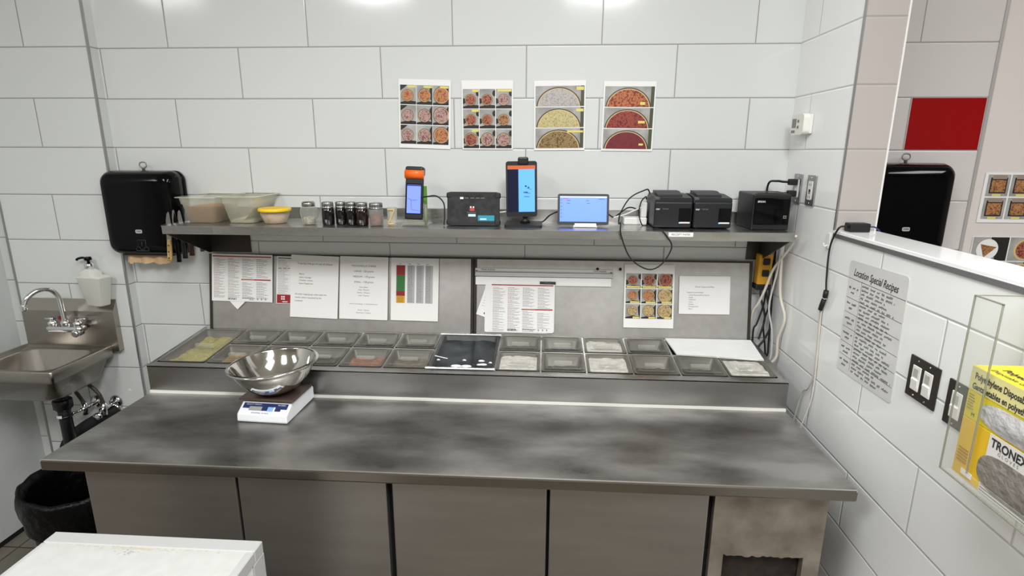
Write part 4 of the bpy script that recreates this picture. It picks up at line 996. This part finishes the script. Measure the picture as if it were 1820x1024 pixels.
# posters on the painted wall beyond the half wall
o = sheet('food_poster', (3.83, -.003, 1.668), .300, .206, 'upper poster of boxed pizzas on the painted wall beyond the half wall', 'poster', 'posters beyond the half wall', (0, 0, 0), M_LAM)
P = Print()
for r_ in range(2):
    for c_ in range(3):
        x0 = -.138 + c_ * .094; z1 = .094 - r_ * .094; bx = (x0, z1 - .088, x0 + .088, z1)
        P.rect(*bx, P_GREY); P.rect(x0 + .012, z1 - .076, x0 + .078, z1 - .012, P_DARK, 1); P.rect(x0 + .018, z1 - .018, x0 + .074, z1 - .002, mat('box_card', (150, 132, 116), .5), 2)
        P.rect(x0 + .017, z1 - .071, x0 + .073, z1 - .022, P_BROWN, 3)
        P.poly([(x0 + .030, z1 - .032), (x0 + .058, z1 - .030), (x0 + .046, z1 - .056)], P_ORANGE, 4)
        P.rect(x0 + .026, z1 - .087, x0 + .060, z1 - .079, M_YTAG, 4)
P.done(o)
o = sheet('food_poster', (3.83, -.003, 1.400), .300, .215, 'lower poster of plated pizza slices beyond the half wall', 'poster', 'posters beyond the half wall', (0, 0, 0), M_LAM)
P = Print()
for r_ in range(2):
    for c_ in range(2):
        x0 = -.147 + c_ * .149; z1 = .104 - r_ * .104; bx = (x0, z1 - .100, x0 + .144, z1)
        P.rect(*bx, P_GREY); P.poly([(x0 + .07, z1), (x0 + .144, z1), (x0 + .144, z1 - .10), (x0 + .10, z1 - .10)], P_DARK, 1, bx)
        P.disc(x0 + .062, z1 - .052, .044, P_CRUST if c_ else M_LAM, 2, bx)
        P.poly([(x0 + .032, z1 - .030), (x0 + .098, z1 - .042), (x0 + .052, z1 - .088)], P_BROWN, 3, bx) if c_ == 0 else P.disc(x0 + .066, z1 - .052, .038, P_RED, 3, bx)
P.done(o)

# ------------------------------------------------------------------ scale and mixing bowl
t = thing('kitchen_scale', (0.886, -0.583, 0.9012), 'white digital kitchen scale on the worktop under the mixing bowl', 'scale', rot=(0, 0, -0.05)); t.scale = (1, .69, 1)
b = MB(local=True)
b.prism([(-.155, .006), (-.150, .030), (-.085, .058), (.150, .058), (.158, .050), (.158, .006), (-.150, .0)], 'x', -.094, .094, False)
o = b.build('scale_body', mat('scale_white', (226, 228, 230), 0.35), t)
bv = o.modifiers.new('bevel', 'BEVEL'); bv.width = .005; bv.segments = 2
SL = math.atan2(.028, .065)
pt = Vector((0, -.1175, .0445))
def slope(x, u, off=.0006):
    return (x, -.150 + u * math.cos(SL) - off * math.sin(SL), .030 + u * math.sin(SL) + off * math.cos(SL))
b = MB(local=True)
def patch(m, x0, u0, x1, u1, off): b.m(m).poly([slope(x0, u0, off), slope(x1, u0, off), slope(x1, u1, off), slope(x0, u1, off)])
M_NAVY = mat('scale_navy', (30, 44, 92), .35)
patch(M_NAVY, -.084, .034, .084, .064, .0006); patch(M_NAVY, -.056, .022, .058, .036, .0006)
patch(mat('lcd_grey', (150, 154, 150), .2), -.058, .022, -.010, .044, .0010)
patch(mat('scale_sky', (128, 170, 214), .35), .012, .020, .034, .044, .0010); patch(M_WHITE, .034, .020, .040, .044, .0010); patch(M_NAVY, .044, .022, .062, .040, .0010)
b.build('control_panel', None, t)
for body, sz, x, u, m in (('SELECT WEIGH', .0085, -.045, .055, M_WHITE), ('SK-2000', .0085, .060, .055, M_WHITE), ('DIGITAL SCALE', .0095, -.010, .008, M_NAVY)):
    text(body, sz, slope(x, u, .0014), (SL, 0, 0), m, t)
b = MB(local=True); b.box(-.060, -.050, .057, .060, .085, .066); b.build('load_cell', M_MATTE, t)
b = MB(local=True); b.box(-.104, -.100, .066, .104, .120, .0745, .003, 2); b.build('platform', mat('brown_platform', (92, 76, 68), 0.35, .4), t)
b = MB(local=True)
for sx in (-1, 1): b.lathe([(.010, -.001), (.010, .006)], (sx * .075, -.12, 0), 10); b.lathe([(.010, -.001), (.010, .006)], (sx * .075, .13, 0), 10)
b.build('foot', M_RUB, t)
t = MB(local=True)
t.lathe([(.003, .0015), (.045, .0), (.062, .004), (.094, .026), (.125, .062), (.142, .093), (.150, .112), (.157, .1145), (.160, .113), (.1605, .110), (.158, .1075), (.1565, .1105), (.1515, .109), (.1405, .090), (.1235, .0595), (.092, .0245), (.061, .0025), (.003, .0022)][:12] + [(.1505, .1165), (.148, .111), (.1405, .093), (.1235, .0625), (.0925, .0275), (.061, .006), (.045, .0025), (.003, .003)], n=72, cap0=True, cap1=True)
o = t.build('mixing_bowl', M_BOWL); o.location = (0.893, -0.580, 0.9787); o.rotation_euler = (0.0, -0.055, 0)
tag(o, 'shiny steel mixing bowl sitting on the white kitchen scale', 'bowl')

# ------------------------------------------------------------------ right wall fittings
RW = (0, 0, -PI / 2)          # faces the room (-x), reading direction towards -y
t = thing('thermostat', (2.883, -0.135, 1.953), 'white wall thermostat with a grey display near the room corner', 'thermostat', rot=RW)
b = MB(local=True); b.box(-.058, -.012, -.036, .058, -.0005, .036, .004, 2); b.build('back_plate', M_WHITE, t)
b = MB(local=True); b.prism(rrect(.112, .078, .018, 5), 'y', -.036, -.010, False); o = b.build('cover', mat('thermostat_white', (228, 226, 218), .4), t)
b = MB(local=True); b.box(-.044, -.0368, -.012, -.008, -.0355, .022); b.build('display', mat('lcd_dark', (110, 116, 112), .25), t)
for x, z in ((.010, .012), (.010, -.010), (-.038, -.026), (-.020, -.026)):
    b = MB(local=True); b.box(x - .006, -.038, z - .005, x + .006, -.0355, z + .005, .002, 1); b.build('button', M_INKG, t)
def outlet(y, z, label, kind):
    t = thing('wall_outlet', (2.883, y, z), label, 'outlet', 'steel wall outlet plates', rot=RW)
    b = MB(local=True); b.box(-.035, -.0065, -.057, .035, -.0005, .057, .0025, 2); b.build('cover_plate', M_ALU, t)
    b = MB(local=True); b.prism(rrect(.034, .070, .004, 3), 'y', -.0085, -.006, False); b.build('receptacle', M_WHITE, t)
    b = MB(local=True)
    if kind == 'gfci':
        b.m(M_GAP).box(-.006, -.0095, -.006, .006, -.008, .004); b.m(M_RED).box(-.005, -.0095, -.012, .005, -.008, -.008)
        for zz in (.022, -.024): b.m(M_GAP).box(-.007, -.0092, zz - .004, -.0055, -.008, zz + .004); b.box(.0055, -.0092, zz - .004, .007, -.008, zz + .004)
    else:
        for zz in (.020, -.020): b.m(M_GAP).box(-.007, -.0092, zz - .004, -.0055, -.008, zz + .004); b.box(.0055, -.0092, zz - .004, .007, -.008, zz + .004)
    b.build('slot', None, t)
    for zz in (-.048, .048):
        b = MB(local=True); b.lathe([(.0035, -.006), (.003, -.0078)], (0, 0, zz), 10, axis='y'); b.build('screw', M_CHROME, t)
outlet(-.132, 1.708, 'steel outlet plate with two black plugs above the cube printer', 'duplex')
outlet(-.250, 1.708, 'steel outlet plate with an empty white receptacle right of the plugged one', 'gfci')
for z, lb in ((1.733, 'upper black plug and cord in the wall outlet above the cube printer'), (1.688, 'lower black plug and cord in the wall outlet above the cube printer')):
    t = thing('power_plug', (2.872, -.132, z), lb, 'plug', 'black plugs in the outlet')
    b = MB(); b.box(2.842, -.145, z - .012, 2.8735, -.119, z + .012, .004, 2); b.build('plug_body', M_RUB, t)
    b = MB(); b.tube([(2.846, -.132, z), (2.822, -.130, z + .001), (2.808, -.100, z + .002), (2.802, -.035, z - .012), (2.800, -.028, z - .10), (2.790, -.028, 1.5565)], .0045, 8); b.build('cord', M_RUB, t)

random.seed(44)
def R_sheet(name, yc, zc, w_, h_, label, cat, m, lean_=0.0):
    b = MB(local=True); b.prism(rrect(w_, h_, .012, 4), 'y', -.0006, .0006); o = b.build(name, m); o.location = (2.8815, yc, zc); o.rotation_euler = (0, lean_, -PI / 2)
    return tag(o, label, cat)
o = R_sheet('handwritten_sheet', -.750, 1.326, .305, .372, 'laminated handwritten recipe sheet on the half wall above the switches', 'sheet', mat('laminated_grey', (216, 216, 213), 0.22, coat=.4), -.03)
P = Print()
P.stroke([(-.150, .128), (.150, .118)], .0016, M_INK); P.stroke([(-.072, .128), (-.078, -.170)], .0012, M_INK)
for z in (.064, .016, -.034, -.084, -.128): P.stroke([(-.150, z), (.148, z - .012)], .0013, M_INK)
def scribble(x0, z, x1, h, wd):
    x = x0
    while x < x1:
        n_ = random.randint(3, 8); pts = []
        for k in range(n_ * 2): pts.append((x + k * h * .33, z + (h * random.uniform(.25, .6) if k % 2 else -h * random.uniform(.2, .5)) - (x - x0) * .03))
        pts = [p for p in pts if p[0] < x1]
        if len(pts) > 1: P.stroke(pts, wd, M_INK, 1)
        x = x + n_ * 2 * h * .33 + h * .8
zz = .114
while zz > -.170:
    scribble(-.068, zz, random.uniform(.06, .142), .0086, .0014); zz -= .0128
for z0 in (.098, .046, -.004, -.054, -.102, -.146):
    scribble(-.142, z0, -.086, .0085, .0015); scribble(-.128, z0 - .016, -.096, .0085, .0015)
P.done(o, 'print')
text('Location Special Recipes', .034, (-.124, -.0012, .150), (PI / 2, .035, 0), M_INK, o, 'lettering', 'LEFT', .30, .70, .0004)

M_BRONZE = mat('bronze_plate', (66, 60, 54), 0.35, .6)
def switch(yc, zc, w_, gangs, label):
    t = thing('switch_plate', (2.883, yc, zc), label, 'light switch', 'dark switch plates', rot=RW)
    b = MB(local=True); b.box(-w_ / 2, -.006, -.057, w_ / 2, -.0005, .057, .002, 2); b.build('cover_plate', M_BRONZE, t)
    for i in range(gangs):
        x = (i - (gangs - 1) / 2) * .046
        b = MB(local=True); b.box(x - .017, -.008, -.034, x + .017, -.0055, .034, .0015, 1); b.build('switch_frame', M_WHITE, t)
        b = MB(local=True); b.prism([(-.008, -.030), (-.011, -.004), (-.0075, .0), (-.0075, -.030)], 'x', x - .013, x + .013); b.build('dimmer_slider' if gangs > 1 else 'rocker', mat('switch_white', (238, 236, 232), .3), t)
        b = MB(local=True); b.box(x - .010, -.0088, .004, x + .008, -.0075, .026); b.build('slider_slot' , mat('slot_grey', (176, 174, 166), .4), t)
        for z in (-.048, .048):
            b = MB(local=True); b.lathe([(.003, -.0058), (.0025, -.0075)], (x, 0, z), 10, axis='y'); b.build('screw', M_CHROME, t)
switch(-1.021, 1.262, .116, 2, 'dark bronze double switch plate with two white dimmers on the half wall')
switch(-1.150, 1.256, .072, 1, 'dark single switch plate partly hidden by the clear glove box holder')

# ------------------------------------------------------------------ clear holder and the two glove boxes
HX, HY0, HY1, HZ0, HZ1 = 2.765, -1.292, -1.580, 1.172, 1.566
t = thing('glove_box_holder', (2.82, -1.43, 1.17), 'clear acrylic wall holder with two yellow glove boxes inside', 'holder')
b = MB(); b.box(2.8785, HY1, HZ0, 2.8825, HY0, HZ1 + .02); b.build('back_panel', M_ACR, t)
b = MB(); b.box(HX, HY0 - .003, HZ0, 2.8785, HY0, HZ1); b.build('side_panel', M_ACR, t)
b = MB(); b.box(HX, HY1, HZ0, 2.8785, HY1 + .003, HZ1); b.build('side_panel', M_ACR, t)
b = MB(); b.box(HX, HY1, HZ0, 2.8785, HY0, HZ0 + .004); b.build('bottom_panel', M_ACR, t)
b = MB(); b.box(HX - .003, HY0 - .072, HZ0, HX, HY0, HZ1); b.build('front_flange', M_ACR, t)
b = MB(); b.box(HX - .003, HY1, HZ0, HX, HY1 + .072, HZ1); b.build('front_flange', M_ACR, t)
b = MB(); b.box(HX - .003, HY1 + .072, HZ0, HX, HY0 - .072, HZ0 + .03); b.build('front_rail', M_ACR, t)
for y0, z0, y1, z1 in ((HY0 - .0010, HZ0, HY0 + .001, HZ1), (HY0 - .074, HZ0 + .03, HY0 - .072, HZ1), (HY0 - .074, HZ1 - .002, HY0, HZ1 + .001), (HY1, HZ0 - .001, HY0, HZ0 + .0015)):
    b = MB(); b.box(HX - .004, min(y0, y1), z0, HX - .0005, max(y0, y1), z1); b.build('panel_edge', M_ACRE, t)
b = MB(); b.box(HX, HY0 - .0032, HZ1 - .001, 2.8785, HY0 + .0002, HZ1 + .001); b.build('panel_edge', M_ACRE, t)
M_YEL = mat('glove_yellow', (222, 204, 40), 0.4, vary=.04, vscale=20); M_YEL2 = mat('glove_amber', (228, 186, 40), 0.4); M_LIME = mat('pale_yellow', (226, 218, 150), .45)
M_GLOVE = mat('glove_film', (196, 194, 192), 0.25, bump=.5, bscale=50, coat=.4)
def carton(z0, z1, label, kind):
    x0, x1, ya, yb = HX + .012, 2.874, HY0 - .014, HY1 + .008
    L = ya - yb; H = z1 - z0; yc = (ya + yb) / 2
    t = thing('glove_box', (x0, ya, z0), label, 'glove box', 'yellow glove boxes', rot=RW)   # local x runs along the box front, y into the wall
    b = MB(local=True); b.box(0, 0, 0, L, x1 - x0, H, .001, 1)
    o = b.build('carton', M_YEL if kind == 1 else M_YEL2, t)
    b = MB(local=True); n = 30; ow, oh, ox, oz = (.100, .027, .142, .030) if kind == 1 else (.100, .040, .163, .050)
    ring = lambda k, y: [(ox + (ow * k if abs(math.cos(a)) > 0 else 0) * math.copysign(abs(math.cos(a)) ** .55, math.cos(a)), y, oz + oh * k * math.copysign(abs(math.sin(a)) ** .8, math.sin(a))) for a in [2 * PI * i / n for i in range(n)]]
    if kind == 1:
        b.m(M_LIME).box(.0, -.0008, .062, L, -.0002, H - .001); b.build('print', None, t)
        b = MB(local=True); b.loft([ring(1.0, -.0012), ring(.5, -.004), ring(.1, -.006)], cap0=False); b.build('film_window', M_GLOVE, t)
        for body, sz, x, z in (('Polyethylene Disposable Gloves', .0195, .012, .094), ('Gants jetables en polyethylene', .0185, .010, .072)):
            text(body, sz, (x, -.0013, z), FRONT, M_INK, t, 'lettering', 'LEFT', 0, .70, .0005)
        text('Polyethylene', .022, (.030, .040, H + .0008), (0, 0, 0), M_INK, t, 'lettering', 'LEFT', 0, .9, .0004); text('Disposable Gloves', .016, (.030, .016, H + .0008), (0, 0, 0), M_INK, t, 'lettering', 'LEFT', 0, .9)
        text('500', .020, (-.0012, .050, .018), (PI / 2, 0, -PI / 2), M_INK, t, 'lettering', 'CENTER')
        b = MB(local=True)
        for k in range(6): b.m(M_INKG).box(.006, -.0014, .052 - k * .006, .020 + (k % 3) * .002, -.0008, .0532 - k * .006)
        b.build('print', None, t)
        text('M', .012, (.026, -.0013, .012), FRONT, M_INK, t, 'lettering')
    else:
        b.m(mat('carton_white', (224, 222, 216), .45)).box(.078, -.0008, .0, L - .03, -.0002, H - .001); b.build('print', None, t)
        b = MB(local=True); b.loft([ring(1.0, -.0012), ring(.5, -.003), ring(.1, -.005)], cap0=False); b.build('film_window', mat('grey_film', (136, 130, 122), 0.12, bump=.8, bscale=40, coat=.6), t)
        text('TRONEX', .025, (.128, -.0013, .112), FRONT, M_INK, t, 'logo', 'CENTER', 0, .86, .0008); text('G L O V E S', .010, (.130, -.0013, .097), FRONT, M_INKG, t, 'lettering')
        b = MB(local=True)
        for k in range(3): b.m(M_INKG).box(.080, -.0014, .016 - k * .006, .225, -.0008, .0175 - k * .006)
        b.m(M_PAPER).box(.026, -.0014, .008, .056, -.0008, .020)
        b.m(mat('amber_ink', (170, 130, 30), .5))
        for k in range(5): b.box(.008, -.0014, .060 - k * .007, .036, -.0008, .063 - k * .007)
        b.build('print', None, t)
carton(HZ0 + .0045, 1.306, 'lower amber and white glove box in the clear wall holder', 2)
carton(1.3065, 1.420, 'upper yellow glove box with black writing in the clear wall holder', 1)

# ------------------------------------------------------------------ adapter on the half wall cap, its cord and plug-in lead
t = thing('power_adapter', (2.941, -.493, 1.586), 'black power adapter on the end of the half wall cap', 'adapter')
b = MB(); b.box(2.905, -.514, 1.5865, 2.972, -.472, 1.616, .004, 3); b.build('adapter_body', M_MATTE, t)
b = MB(); b.tube([(2.907, -.500, 1.601), (2.890, -.505, 1.606), (2.872, -.500, 1.594), (2.870, -.468, 1.526), (2.870, -.473, 1.427), (2.870, -.484, 1.374)], .0032, 8); b.build('cord', M_RUB, t)
b = MB(); b.tube([(2.971, -.490, 1.600), (2.990, -.485, 1.602), (3.010, -.478, 1.597), (3.0255, -.480, 1.570), (3.026, -.490, 1.45)], .0026, 8); b.build('blue_cord', mat('blue_cord', (40, 60, 110), .4), t)
b = MB(); b.tube([(2.870, -.485, 1.376), (2.870, -.482, 1.350)], .0085, 12, sub=0); b.build('barrel_plug', M_RUB, t)
b = MB(); b.tube([(2.870, -.482, 1.350), (2.870, -.478, 1.342)], .0055, 10, sub=0); b.build('plug_ring', M_CHROME, t)
t = thing('barrel_lead', (2.870, -.470, 1.32), 'grey lead with a black socket hanging down the tiled wall from the adapter', 'cable')
b = MB(); b.tube([(2.870, -.478, 1.342), (2.870, -.468, 1.318), (2.870, -.462, 1.300)], .008, 12, sub=0, rs=[.008]); b.build('socket', M_RUB, t)
b = MB(); b.tube([(2.870, -.462, 1.302), (2.872, -.458, 1.279), (2.873, -.470, 1.155), (2.873, -.472, 1.046), (2.873, -.445, .985), (2.872, -.407, .949), (2.860, -.393, .823), (2.85, -.38, .70)], .0024, 8); b.build('lead', mat('grey_lead', (176, 168, 156), .4), t)
b = MB(); b.tube([(2.874, -.462, 1.302), (2.876, -.466, 1.20), (2.876, -.476, 1.10), (2.876, -.480, 1.0), (2.872, -.474, .93), (2.860, -.46, .84), (2.85, -.44, .72)], .0022, 8); b.build('lead', mat('pale_lead', (206, 200, 190), .4), t)
b = MB(local=True); b.box(-.012, -.006, -.028, .012, -.0005, .028, .003, 2); b.tube([(0, -.004, -.016), (0, -.016, -.020), (0, -.018, -.008)], .003, 6)
o = b.build('wall_hook', M_WHITE); o.location = (2.883, -.432, 1.545); o.rotation_euler = RW; tag(o, 'small white adhesive hook on the wall end beside the black cord', 'hook')

# ------------------------------------------------------------------ cords and boxes in the back corner and along the shelf
t = thing('surge_protector', (2.822, -.028, 1.345), 'yellow and black surge protector hanging in the corner under the shelf', 'surge protector')
b = MB(); b.box(2.792, -.055, 1.290, 2.850, -.008, 1.425, .006, 2); b.build('case', mat('amber_case', (206, 150, 34), .4), t)
b = MB(); b.box(2.788, -.058, 1.270, 2.854, -.005, 1.296, .005, 2); b.build('end_cap', M_RUB, t)
for z in (1.395, 1.345):
    b = MB(); b.box(2.808, -.064, z - .014, 2.836, -.054, z + .014, .003, 1); b.build('socket', M_RUB, t)
CB = 'black cords in the corner'
def cable(name, pts, r, m, label, group=None, sub=8):
    b = MB(); b.tube(pts, r, 8, sub=sub); o = b.build(name, m); return tag(o, label, 'cable', group)
cable('black_cable', [(2.815, -.050, 1.275), (2.812, -.062, 1.24), (2.836, -.068, 1.157), (2.826, -.075, 1.09), (2.815, -.08, 1.055)], .0045, M_RUB, 'black cord nearest the rail lid under the surge protector', CB)
cable('black_cable', [(2.832, -.050, 1.275), (2.838, -.066, 1.24), (2.864, -.070, 1.12), (2.840, -.075, 1.05), (2.815, -.085, 1.012), (2.805, -.09, .90)], .0045, M_RUB, 'black cord crossing the bundle under the surge protector', CB)
cable('black_cable', [(2.868, -.012, 1.50), (2.864, -.030, 1.40), (2.840, -.045, 1.27), (2.832, -.050, 1.20), (2.812, -.052, 1.118), (2.800, -.052, 1.085), (2.81, -.048, .95)], .004, M_RUB, 'black cord running from the shelf down behind the bundle', CB)
cable('black_cable', [(2.848, -.050, 1.278), (2.850, -.060, 1.20), (2.838, -.058, 1.12), (2.852, -.060, 1.03), (2.862, -.060, .975), (2.870, -.060, .985), (2.872, -.050, 1.05), (2.866, -.04, 1.3), (2.862, -.03, 1.50)], .004, M_RUB, 'black cord hanging in a long loop beside the white cords', CB)
M_WC = mat('white_cord', (206, 198, 184), .4)
cable('white_cable', [(2.858, -.22, 1.53), (2.868, -.19, 1.50), (2.858, -.14, 1.44), (2.836, -.10, 1.37), (2.812, -.09, 1.27), (2.800, -.07, 1.21), (2.790, -.05, 1.17), (2.79, -.03, 1.06)], .0055, M_WC, 'thick white cord slanting from the shelf end down to the rail lid', 'white cords in the corner')
cable('white_cable', [(2.848, -.16, 1.53), (2.852, -.13, 1.47), (2.858, -.12, 1.39), (2.860, -.14, 1.27), (2.872, -.18, 1.18), (2.864, -.16, 1.085), (2.866, -.16, 1.01), (2.848, -.155, .977), (2.822, -.15, .985), (2.806, -.13, 1.00)], .006, M_WC, 'thick white cord looping low in the corner beside the pan rail', 'white cords in the corner')
cable('white_cable', [(2.846, -.13, 1.50), (2.846, -.12, 1.38), (2.828, -.12, 1.22), (2.846, -.13, 1.12), (2.852, -.14, 1.02), (2.845, -.14, .95), (2.84, -.14, .80)], .004, mat('grey_cord', (186, 184, 180), .4), 'thin pale cord hanging straight down in the corner', 'white cords in the corner')

t = thing('usb_hub', (2.265, -.075, SZ), 'white flat power box lying behind the blue landscape tablet cables', 'power box')
b = MB(); b.box(2.205, -.100, SZ, 2.301, -.040, SZ + .030, .005, 2); b.build('case', M_WHITE, t)
b = MB(); b.box(2.276, -.092, SZ + .0305, 2.300, -.060, SZ + .092, .004, 2); b.build('charger_block', M_WHITE, t)
cable('charging_cable', [(1.374, -.185, 1.665), (1.395, -.190, 1.668), (1.436, -.195, 1.671), (1.466, -.20, 1.645), (1.470, -.205, 1.60), (1.468, -.21, 1.5565)], .003, M_RUB, 'thin black cable arching from the handheld terminal down to the shelf')
cable('printer_cable', [(2.316, -.070, 1.665), (2.300, -.10, 1.694), (2.280, -.13, 1.697), (2.219, -.155, 1.668), (2.180, -.18, 1.610), (2.165, -.25, 1.575), (2.163, -.322, 1.585), (2.166, -.332, 1.540), (2.205, -.332, 1.454), (2.272, -.332, 1.411), (2.324, -.330, 1.430), (2.358, -.330, 1.495), (2.338, -.328, 1.538), (2.312, -.322, 1.562), (2.298, -.26, 1.556)], .0028, M_RUB, 'thin black cable drooping in a big loop over the shelf edge')
cable('printer_cable', [(2.300, -.06, 1.655), (2.290, -.10, 1.668), (2.268, -.125, 1.648), (2.262, -.125, 1.600), (2.276, -.135, 1.5555), (2.296, -.14, 1.5555)], .0026, M_RUB, 'short black cable curling beside the left receipt printer')
cable('charging_cable', [(2.130, -.17, 1.575), (2.150, -.13, 1.582), (2.207, -.105, 1.594), (2.250, -.095, 1.612), (2.290, -.085, 1.626)], .0032, M_WHITE, 'white cable running from the blue tablet to the white power box')
cable('charging_cable', [(2.135, -.17, 1.60), (2.160, -.12, 1.585), (2.186, -.07, 1.592), (2.227, -.055, 1.618), (2.262, -.05, 1.612), (2.284, -.05, 1.59)], .003, M_RUB, 'black cable bowing up behind the white charging cable')
cable('charging_cable', [(1.850, -.12, 1.5555), (1.872, -.12, 1.566), (1.895, -.13, 1.590), (1.925, -.14, 1.606), (1.940, -.16, 1.61)], .003, M_RUB, 'black cable between the portrait tablet stand and the blue tablet')
cable('charging_cable', [(1.690, -.17, 1.605), (1.700, -.15, 1.604), (1.720, -.145, 1.606), (1.732, -.150, 1.607)], .0032, M_WHITE, 'stubby white cable between the rugged and portrait tablets')
